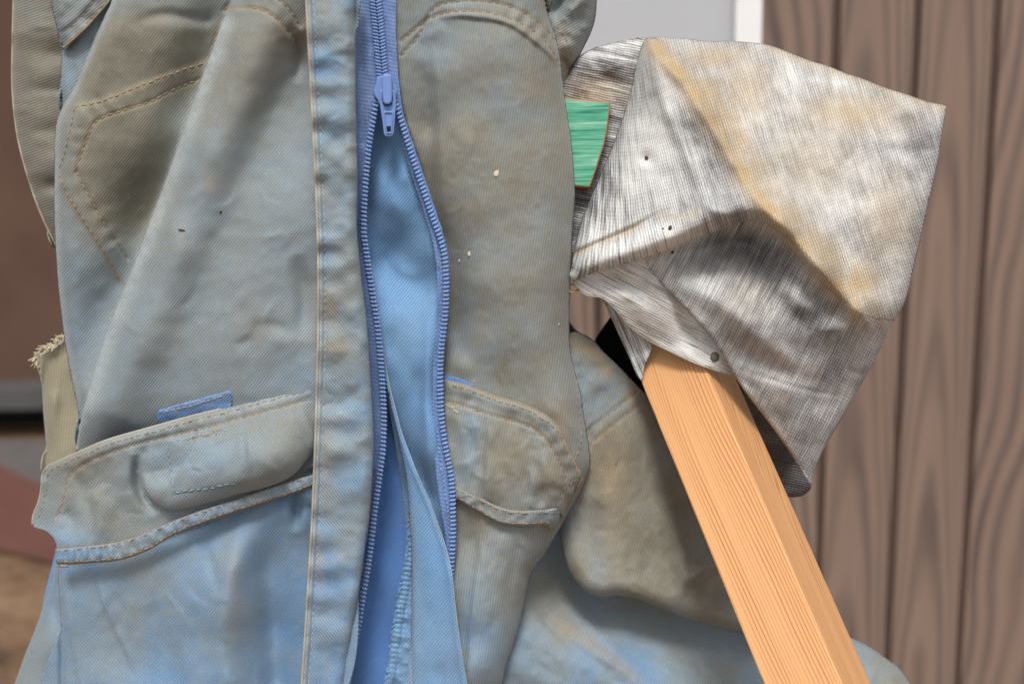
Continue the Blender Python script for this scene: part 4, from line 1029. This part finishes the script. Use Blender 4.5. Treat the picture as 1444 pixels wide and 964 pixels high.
# --- right sleeve stub at the top
rs_e = [(846, -30), (842, 0), (840, 24), (834, 45), (822, 70), (809, 96), (801, 113), (795, 127)]
rs = Cloth(rs_e + [(770, 110), (740, 40), (735, -30)], [const(-46), edge_roll(rs_e, 40, 45), ridge([(776, 26, 0), (785, 12, -14), (800, -10, -14)], 9), ridge([(790, 28, 0), (812, 10, 6), (828, -10, 6)], 9), ridge([(785, 60, 0), (805, 66, 4), (815, 60, 0)], 8), ridge([(790, 80, 0), (800, 92, -8), (801, 104, 0)], 5), noise(2, 24, 24, 131, 3)],
           [const(0.72), blob(770, 10, 30, 30, -0.1)], [blob(795, 70, 16, 40, 0.4), streak([(788, 84), (798, 96), (800, 104)], 4, 0.9)], weave=60)
rs.build('sleeve', M_DEN, cov)
stitches(rs, [(783, 36), (800, 58), (806, 84)], M_THR, rs.obj, w=1.0)

# --- leg on the right, behind the post
lu_b = [(786, 738), (791, 768), (798, 795), (808, 816), (828, 835), (852, 842), (870, 840), (900, 845), (932, 858), (986, 877), (1041, 891), (1110, 905)]
lu_t = [(1110, 840), (1062, 760), (1000, 680), (950, 600), (922, 566), (903, 548), (874, 518), (852, 497), (832, 478), (800, 474)]
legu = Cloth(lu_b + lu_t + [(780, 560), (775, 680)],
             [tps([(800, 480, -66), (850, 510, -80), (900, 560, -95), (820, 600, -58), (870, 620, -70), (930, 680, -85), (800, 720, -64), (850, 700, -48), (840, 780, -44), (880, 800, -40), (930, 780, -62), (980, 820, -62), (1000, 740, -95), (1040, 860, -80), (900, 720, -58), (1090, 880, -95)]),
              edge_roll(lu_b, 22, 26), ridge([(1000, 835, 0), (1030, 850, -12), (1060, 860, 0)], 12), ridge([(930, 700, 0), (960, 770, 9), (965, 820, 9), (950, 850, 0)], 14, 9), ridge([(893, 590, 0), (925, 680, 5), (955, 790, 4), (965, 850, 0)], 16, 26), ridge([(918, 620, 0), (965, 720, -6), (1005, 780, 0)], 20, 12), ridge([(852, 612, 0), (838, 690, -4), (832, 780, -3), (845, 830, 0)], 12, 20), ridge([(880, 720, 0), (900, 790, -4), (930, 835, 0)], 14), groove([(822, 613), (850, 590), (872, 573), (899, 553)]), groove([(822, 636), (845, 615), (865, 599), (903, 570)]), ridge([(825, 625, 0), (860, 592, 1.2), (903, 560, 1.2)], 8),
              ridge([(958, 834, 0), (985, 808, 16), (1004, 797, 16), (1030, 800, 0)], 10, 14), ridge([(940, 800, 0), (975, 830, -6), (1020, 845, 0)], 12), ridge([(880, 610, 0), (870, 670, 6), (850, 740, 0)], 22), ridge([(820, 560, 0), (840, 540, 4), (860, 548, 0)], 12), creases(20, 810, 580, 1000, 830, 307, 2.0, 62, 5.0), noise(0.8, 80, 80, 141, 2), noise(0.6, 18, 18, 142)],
             [const(0.94), noise(0.12, 50, 90, 143, 3), blob(830, 560, 50, 70, -0.42), blob(920, 640, 20, 50, -0.2), blob(870, 560, 30, 30, -0.1), blob(800, 660, 20, 60, -0.1), blob(980, 820, 60, 30, -0.1)],  # dirt set high to darken the knee, shaded by post and garment
             [streak([(812, 486), (840, 500), (858, 530)], 7, 0.7), streak([(885, 562), (898, 552)], 8, 0.7), blob(862, 690, 26, 80, 0.6), blob(820, 720, 20, 50, 0.3), streak([(822, 636), (865, 599), (903, 570)], 4, 0.5)], weave=15)
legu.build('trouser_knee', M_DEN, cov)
stitches(legu, [(822, 613), (850, 590), (872, 573), (899, 553)], M_THR, legu.obj, w=1.0); stitches(legu, [(822, 636), (845, 615), (865, 599), (903, 570)], M_THR, legu.obj, w=1.0)
lo_t = [(1300, 990), (1286, 966), (1268, 942), (1250, 928), (1216, 906), (1150, 880), (1060, 850), (900, 790), (800, 740), (745, 740)]
legl = Cloth(lo_t + [(700, 860), (680, 1010), (1310, 1010)],
             [tps([(720, 900, -40), (760, 800, -90), (800, 800, -130), (850, 855, -108), (950, 885, -110), (1050, 915, -112), (780, 900, -48), (850, 930, -44), (950, 950, -52), (1050, 980, -64), (720, 980, -36), (850, 990, -34), (1150, 930, -95), (1250, 960, -95), (1280, 1000, -90), (900, 780, -150)]),
              ridge([(745, 840, 0), (775, 880, -5), (800, 905, -2), (830, 930, 0)], 7), ridge([(770, 830, 0), (810, 860, 5), (850, 895, 5), (900, 940, 0)], 9), ridge([(790, 900, 0), (830, 925, -4), (880, 960, 0)], 9), ridge([(820, 905, 0), (870, 940, 4), (920, 980, 0)], 10), edge_roll(lo_t[:6], 30, 34), const(-16), creases(22, 730, 830, 1020, 960, 308, 1.8, 32), noise(2.2, 90, 50, 151, 2, 30), noise(0.6, 18, 18, 152)],
             [const(0.36), blob(900, 840, 160, 40, 0.3), blob(1260, 960, 90, 60, 0.5), blob(1050, 930, 80, 40, 0.2), blob(770, 830, 40, 50, 0.35), blob(900, 890, 90, 22, 0.2), blob(770, 950, 60, 40, -0.05), noise(0.08, 60, 60, 153, 3)],  # first list: darker, greener tone along the top, just below the knee
             [streak([(790, 880), (830, 905), (870, 935), (895, 955)], 10, 0.55), blob(790, 890, 20, 20, 0.35)], weave=20)
legl.build('trouser_shin', M_DEN, cov)
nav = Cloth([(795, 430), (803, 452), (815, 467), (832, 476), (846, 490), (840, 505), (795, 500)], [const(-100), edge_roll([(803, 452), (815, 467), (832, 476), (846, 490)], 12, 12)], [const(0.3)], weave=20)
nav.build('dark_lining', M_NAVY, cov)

HSCALE = 1.0
# ------------------------------------------------------------------ frayed beige cloth at the far left
rag = empty('frayed_rag', W(np.array([90.]), np.array([650.]), np.array([-150.]))[0])
tag(rag, 'beige cotton rag with a frayed top edge behind the overalls', 'rag')
rg_e = [(53, 506), (58, 540), (61, 585), (64, 625), (64, 670)]
rg = Cloth([(130, 462), (96, 474), (74, 488)] + rg_e + [(140, 680)], [const(-140), edge_roll(rg_e, 32, 34), ridge([(70, 500, 0), (76, 560, 5), (72, 640, 0)], 9), ridge([(84, 510, 0), (88, 580, -5), (86, 650, 0)], 9), noise(2, 22, 60, 161, 2)], [const(0.45), blob(70, 600, 20, 60, 0.3)], weave=5)
rg.build('cloth', M_CUFF, rag)
parts = []
L = spline([(50, 508), (58, 494), (74, 486), (96, 472), (120, 462)], 1.5)
for i in range(300):
    a = L[random.randrange(len(L))]; l = random.uniform(5, 13)
    p0 = W(np.array([a[0]]), np.array([a[1] + random.uniform(-4, 6)]), np.array([-136. + random.uniform(-3, 8)]))[0]
    p1 = p0 + (RIGHT * random.uniform(-1.0, 0.2) + DOWN * random.uniform(-0.35, 0.9) + VIEWN * random.uniform(-.3, .6)) * l * S
    parts.append(lozenge(p0, p1, VIEWN, random.uniform(0.4, 0.8) * S, 0.7 * S))
o = link_mesh('fray', *merge_lists(parts), M_FRAY, rag); o['kind'] = 'stuff'

# ------------------------------------------------------------------ black cloth behind the post
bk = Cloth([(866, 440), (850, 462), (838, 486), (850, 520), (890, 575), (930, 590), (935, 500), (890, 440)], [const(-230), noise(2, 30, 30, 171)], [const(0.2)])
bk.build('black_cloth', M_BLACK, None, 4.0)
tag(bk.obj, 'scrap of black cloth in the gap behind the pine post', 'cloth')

# ------------------------------------------------------------------ the printed grey cloth over the post
cc = empty('printed_cloth', W(np.array([1030.]), np.array([700.]), np.array([-40.]))[0])
tag(cc, 'grey and white wood-print canvas draped and nailed over the post end', 'cloth')
tanl = [(916, 62), (942, 92), (968, 122), (986, 152), (1012, 192), (1036, 232), (1062, 272), (1096, 314), (1132, 352), (1172, 398), (1206, 436)]
wht = [(912, 62), (925, 100), (938, 150), (962, 205), (980, 250), (988, 285)]
top_e = [(912, 54), (930, 52), (948, 54), (967, 54.5), (1000, 58), (1029, 58), (1068, 61), (1088, 65), (1107, 72), (1140, 85), (1169, 94), (1194, 104), (1216, 111), (1246, 123), (1278, 133), (1306, 143), (1332, 149)]
rt_e = [(1334, 155), (1328, 195), (1320, 242), (1309, 288), (1299, 335), (1288, 380), (1276, 426), (1253, 466), (1232, 510), (1199, 569), (1166, 626), (1149, 662), (1143, 684)]
ll_e = [(1137, 676), (1110, 632), (1083, 594), (1056, 559), (1033, 526), (1016, 496), (1000, 473), (978, 448), (955, 424), (934, 402), (912, 378), (900, 366)]
lipb = [(900, 366), (870, 373), (842, 383), (820, 392), (808, 396)]
le = [(806, 378), (808, 358), (820, 312), (840, 262), (866, 200), (886, 140), (896, 98), (905, 64)]
lip = [(800, 399, 18), (842, 382.5, 27), (898, 365, 34), (942, 349.5, 38), (998, 328, 38), (1035, 315, 34), (1056, 309, 28), (1080, 314, 25), (1110, 344, 20), (1150, 388, 14), (1192, 430, 0)]
liptop = [(806, 360), (840, 345), (873, 331), (905, 316), (930, 302), (975, 290)]
def pr_warp(X, Y):
    d, s, _, _ = pdist(X, Y, spline([(800, 399), (898, 365), (998, 328), (1056, 308), (1080, 312), (1132, 352), (1206, 436), (1260, 452)]))
    low = (s < 0)
    dl, sl, _, _ = pdist(X, Y, spline(wht + [(1000, 340), (1010, 420)]))
    wl2 = np.clip(0.5 - sl * dl / 50.0, 0, 1)[:, None]
    def rot(a):
        a = math.radians(a); x = X - 880; y = Y - 280
        return np.c_[x * math.cos(a) + y * math.sin(a), -x * math.sin(a) + y * math.cos(a)]
    A, B, C = rot(-18), rot(28), rot(-14)
    bend = np.clip((X - 800) / 130.0, 0, 1)[:, None]
    C = C * bend + rot(14) * (1 - bend)
    r = np.where(low[:, None], B, C * wl2 + A * (1 - wl2))
    return r
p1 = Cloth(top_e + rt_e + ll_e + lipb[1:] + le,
           [const(-8), tps([(912, 56, -26), (967, 56, -52), (1030, 60, -58), (1107, 74, -62), (1216, 112, -60), (1332, 150, -46), (1320, 242, -26), (1300, 335, -10), (1276, 426, 0), (1050, 130, -18), (1130, 180, -12), (1220, 200, -18), (1130, 270, 12), (1230, 300, 4), (1180, 350, 24), (1240, 390, 14),
                            (942, 95, -4), (986, 152, 12), (1036, 232, 30), (1096, 314, 46), (1150, 375, 50), (1206, 436, 42),
                            (925, 110, -6), (945, 170, 2), (980, 260, 22), (960, 120, 2), (1000, 215, 20), (1030, 280, 30),
                            (896, 100, -26), (886, 140, -28), (866, 200, -26), (840, 262, -24), (812, 330, -22), (808, 390, -20), (910, 200, -10), (900, 270, -8), (870, 320, -12), (940, 290, 8), (930, 240, 0), (950, 320, 10), (1000, 300, 24),
                            (900, 372, -14), (955, 424, -4), (1016, 496, 6), (1083, 594, -6), (1137, 676, -34), (1143, 684, -38), (960, 375, -16), (1010, 350, -18), (1050, 345, -14), (1080, 340, 2), (1020, 400, 8), (1040, 440, 24), (1090, 390, 10), (1090, 470, 30), (1110, 540, 16), (1150, 470, 20), (1130, 610, -8), (1165, 520, 2), (1190, 560, -24), (1240, 480, -12), (1215, 490, 4), (1160, 630, -32), (1070, 540, 10), (1180, 430, 30)]),
            cliff(lip, 0, 17, 34, 5.0), edge_roll(top_e, 26, 22), edge_roll(rt_e, 16, 15), edge_roll(ll_e, 6, 5), edge_roll(le, 24, 20), ridge([(930, 372, 0), (985, 352, -16), (1040, 340, -18), (1075, 360, -8), (1090, 390, 0)], 18, 12), ridge([(915, 378, 0), (965, 398, 12), (1020, 430, 14), (1080, 478, 10), (1130, 520, 0)], 20, 24), ridge([(1085, 380, 0), (1120, 420, 10), (1165, 455, 9), (1195, 470, 0)], 14, 12), ridge([(1010, 470, 0), (1060, 500, -8), (1120, 530, -6), (1170, 540, 0)], 14), ridge([(1060, 110, 0), (1140, 190, 5), (1220, 300, 5), (1250, 390, 0)], 34), ridge([(1200, 130, 0), (1250, 210, -5), (1280, 320, 0)], 30),
            ridge([(x, y, 5) for x, y in tanl], 9, 14), ridge([(x, y, a) for (x, y), a in zip(wht, (0, 4, 5, 5, 5, 0))], 8, 9), ridge([(x, y, a) for (x, y), a in zip(liptop, (-8, -10, -10, -8, -4, 0))], 9, 5),
            ridge([(980, 290, 0), (992, 285, 5), (1010, 296, 5), (1050, 304, 0)], 8), ridge([(1040, 330, 0), (1064, 340, -8), (1084, 368, -7), (1120, 408, 0)], 14, 16),
            ridge([(950, 366, 0), (990, 384, 6), (1030, 400, 0)], 14), ridge([(1130, 440, 0), (1165, 448, -7), (1200, 444, 0)], 13), ridge([(1060, 420, 0), (1120, 470, 7), (1190, 480, 0)], 16),
            ridge([(1205, 436, 0), (1222, 455, 5), (1230, 480, 0)], 9), ridge([(1030, 516, 0), (1130, 548, -2), (1200, 560, 0)], 4), ridge([(1190, 520, 0), (1215, 527, -3), (1228, 522, 0)], 5),
            ridge([(1230, 170, 0), (1280, 172, -3), (1330, 176, 0)], 10), ridge([(1240, 205, 0), (1290, 215, -3.5), (1325, 205, 0)], 9), ridge([(1150, 250, 0), (1210, 275, -3), (1300, 280, 0)], 14), ridge([(1120, 160, 0), (1180, 190, 3), (1260, 200, 0)], 16),
            blob(912, 223, 9, 9, -3.0), blob(945, 322, 9, 9, -3.0), blob(948, 353, 9, 7, -2.0), creases(30, 930, 70, 1300, 420, 310, 1.3, 5, 6.0), creases(20, 1000, 400, 1220, 620, 311, 1.4, 20, 6.0), noise(1.0, 60, 40, 181, 2), noise(0.25, 18, 18, 182, 2)],
           [const(0.40), blob(915, 220, 50, 90, -0.22), blob(940, 180, 18, 100, -0.12), blob(880, 345, 70, 20, -0.2), blob(1000, 170, 40, 70, 0.26), blob(1030, 270, 40, 50, 0.20), blob(850, 260, 30, 60, 0.20), blob(1070, 440, 100, 90, 0.15), blob(1140, 560, 80, 90, 0.10), blob(1150, 440, 50, 30, 0.28), blob(1100, 370, 30, 40, 0.22), blob(1180, 520, 40, 60, 0.20), blob(1100, 530, 60, 40, -0.06), blob(1000, 420, 40, 30, -0.1), blob(950, 335, 40, 16, -0.24), blob(912, 223, 18, 22, -0.3), blob(1110, 600, 30, 60, 0.12), blob(1300, 200, 40, 60, 0.20), blob(1290, 320, 20, 90, 0.16), blob(1140, 250, 60, 80, -0.10), blob(1060, 150, 40, 40, -0.06), blob(1250, 300, 40, 60, -0.02), blob(945, 322, 14, 10, -0.3), blob(1050, 340, 50, 20, 0.2), blob(1000, 90, 50, 20, 0.05)],  # positive blobs on lower panel bake in shade of its down-facing side
           [streak([(x + 5, y) for x, y in tanl], 17, 1.0), streak([(x + 26, y) for x, y in tanl[2:]], 26, 0.7), streak(top_e[7:], 12, 0.6), blob(1200, 160, 80, 34, 0.65), blob(1210, 400, 36, 34, 0.9), blob(1250, 310, 40, 70, 0.5), blob(1010, 80, 60, 20, 0.6), blob(1050, 130, 50, 60, 0.55), blob(1140, 230, 80, 70, 0.4), streak([(1070, 585), (1110, 636), (1140, 680)], 6, 0.8), streak(liptop[:4], 4, 0.6), blob(1060, 420, 40, 40, 0.2), streak([(985, 300), (960, 306), (930, 304)], 5, 0.4)],
           warp=pr_warp, worn=[const(0.05), blob(850, 290, 45, 110, 1.0), blob(900, 345, 90, 30, 1.0), blob(990, 180, 30, 90, 0.35), blob(1060, 400, 110, 90, 0.30), blob(905, 120, 20, 60, 0.5), blob(1020, 320, 50, 25, 0.6)])
HSCALE = 1.5
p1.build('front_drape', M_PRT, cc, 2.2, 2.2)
HSCALE = 1.0

bk_t = [(800, 104), (812, 84), (820, 77), (842, 66), (880, 57), (912, 54)]
p2 = Cloth(bk_t + [(930, 70), (930, 200), (880, 300), (830, 345), (780, 345), (780, 150)],
           [tps([(800, 110, -112), (850, 75, -104), (905, 58, -80), (890, 120, -84), (860, 180, -88), (820, 250, -98), (800, 320, -96), (870, 240, -70), (850, 110, -92), (925, 150, -60), (900, 300, -70)]), edge_roll(bk_t, 14, 16), ridge([(812, 92, 0), (850, 84, 6), (890, 100, 0)], 9), ridge([(820, 120, 0), (860, 112, -8), (890, 120, 0)], 11), ridge([(815, 140, 0), (850, 150, 4), (880, 170, 0)], 9), noise(2, 24, 24, 191, 3)],
           [const(0.66), blob(825, 80, 26, 10, -0.5), blob(875, 66, 36, 10, -0.5), blob(850, 120, 40, 20, 0.1), blob(870, 180, 20, 40, -0.1)], [blob(840, 130, 50, 24, 0.45)],
           worn=[const(0.7)], warp=lambda X, Y: np.c_[-X * math.sin(math.radians(12)) + Y * math.cos(math.radians(12)), X * math.cos(math.radians(12)) + Y * math.sin(math.radians(12))])
p2.build('back_drape', M_PRT, cc, 2.6)
in_b = [(808, 398), (811, 404), (827, 417), (850, 421), (872, 442), (889, 462), (914, 480), (945, 496), (979, 512), (1008, 522), (1036, 531)]
def postdepth(X, Y):
    # height of the post's front faces, so that the nailed layer lies on it
    return -36 - 45 * np.clip((998 - (X - (Y - 526) * 0.43)) / 95.0, 0, 1) - 90 * np.clip((X - (Y - 526) * 0.43 - 998) / 40.0, 0, 1) * 0.6 + 0.62 * (Y - 527)
p3 = Cloth(in_b + [(1052, 520), (1020, 470), (1000, 440), (960, 390), (900, 350), (820, 370), (804, 385)],
           [tps([(808, 398, -40), (830, 412, -38), (870, 435, -46), (914, 480, -74), (945, 496, -58), (979, 512, -40), (1010, 522, -30), (1036, 531, -46), (860, 390, -38), (910, 400, -40), (920, 440, -48), (955, 440, -38), (960, 470, -46), (1000, 490, -34), (1030, 500, -40), (980, 430, -34), (900, 360, -34)]),
            edge_roll(in_b, 4, 3), ridge([(820, 400, 0), (860, 396, -6), (900, 408, -6), (930, 430, 0)], 10), ridge([(840, 412, 0), (880, 418, 6), (910, 446, 5), (925, 480, 0)], 11), ridge([(955, 425, 0), (966, 460, -12), (985, 500, 0)], 9), ridge([(900, 390, 0), (930, 400, 5), (950, 420, 0)], 10), noise(1.2, 24, 24, 201, 2)],
           [const(0.12), blob(870, 400, 50, 20, 0.2), blob(1000, 500, 30, 12, -0.15), blob(900, 425, 30, 24, -0.02)], [streak(in_b[4:], 4, 0.12)],
           worn=[const(0.75)], warp=lambda X, Y: np.c_[-X * math.sin(math.radians(28)) + Y * math.cos(math.radians(28)), X * math.cos(math.radians(28)) + Y * math.sin(math.radians(28))] * np.array([1.0, 1.0]))
p3.build('inner_layer', M_PRT, cc, 2.2)
P = spline(np.array(in_b, float), 4); tube('hem', W(P[:, 0], P[:, 1] - 0.8, p3.h(P[:, 0], P[:, 1]) + 1), 1.4 * S, M_HEM, cc)
p4 = Cloth([(846, 415), (858, 440), (872, 470), (888, 505), (903, 536), (909, 515), (918, 484), (893, 462), (872, 440)], [tps([(850, 420, -70), (903, 536, -92), (918, 484, -84), (872, 470, -100), (888, 505, -102), (872, 440, -72)]), noise(1, 16, 16, 211)],
           [const(0.44)], worn=[const(0.8)], warp=lambda X, Y: np.c_[X * 0.92 - Y * 0.40, X * 0.40 + Y * 0.92])
p4.build('side_wrap', M_PRT, cc, 2.2)
p5 = Cloth([(1030, 522), (1056, 556), (1083, 590), (1110, 629), (1139, 674), (1144, 684), (1133, 698), (1112, 700), (1070, 690), (1030, 600)],
           [tps([(1035, 530, -150), (1083, 600, -105), (1140, 684, -8), (1120, 696, -60), (1090, 670, -125), (1110, 640, -70), (1050, 600, -165)]), edge_roll([(1144, 684), (1133, 698), (1112, 700)], 6, 6), noise(1, 20, 20, 221)],
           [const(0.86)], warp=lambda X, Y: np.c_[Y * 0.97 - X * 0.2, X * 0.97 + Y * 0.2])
p5.build('underside', M_PRT, cc, 2.4)
def nail(x, y, r, cl, mat, up=1.2):
    hh = float(cl.h(np.array([x]), np.array([y]))[0]) + up
    c = W(np.array([x]), np.array([y]), np.array([hh]))[0]
    link_mesh('nail', *ellipsoid(c, RIGHT * r * S, DOWN * r * 1.1 * S, VIEWN * 1.4 * S, 12, 6), mat, cc)
HSCALE = 1.5
nail(912, 222.5, 3.0, p1, M_HOLE, 0.4); nail(945.5, 321.5, 3.2, p1, M_HOLE, 0.4); nail(948, 355, 2.6, p1, M_HOLE, 0.2); nail(935, 322.5, 1.4, p1, M_HOLE, 0.2)
HSCALE = 1.0
nail(1008, 503, 6.6, p3, M_NAIL, 1.5)
# small ring by the overalls
V, F = [], []
cr_ = W(np.array([807.]), np.array([406.]), np.array([-46.]))[0]
for i in range(28):
    a = 2 * math.pi * i / 28; d = (RIGHT * math.cos(a) * 1.0 + DOWN * math.sin(a) * 0.62 + VIEWN * 0.5 * math.sin(a)); 
    for k in range(8):
        b = 2 * math.pi * k / 8
        V.append(cr_ + d * 9 * S + (d * math.cos(b) + VIEWN * math.sin(b)) * 2.0 * S)
for i in range(28):
    for k in range(8): F.append((i * 8 + k, ((i + 1) % 28) * 8 + k, ((i + 1) % 28) * 8 + (k + 1) % 8, i * 8 + (k + 1) % 8))
ro = link_mesh('metal_ring', V, F, M_BRASS); tag(ro, 'small tarnished brass ring under the folded cloth lip', 'ring')
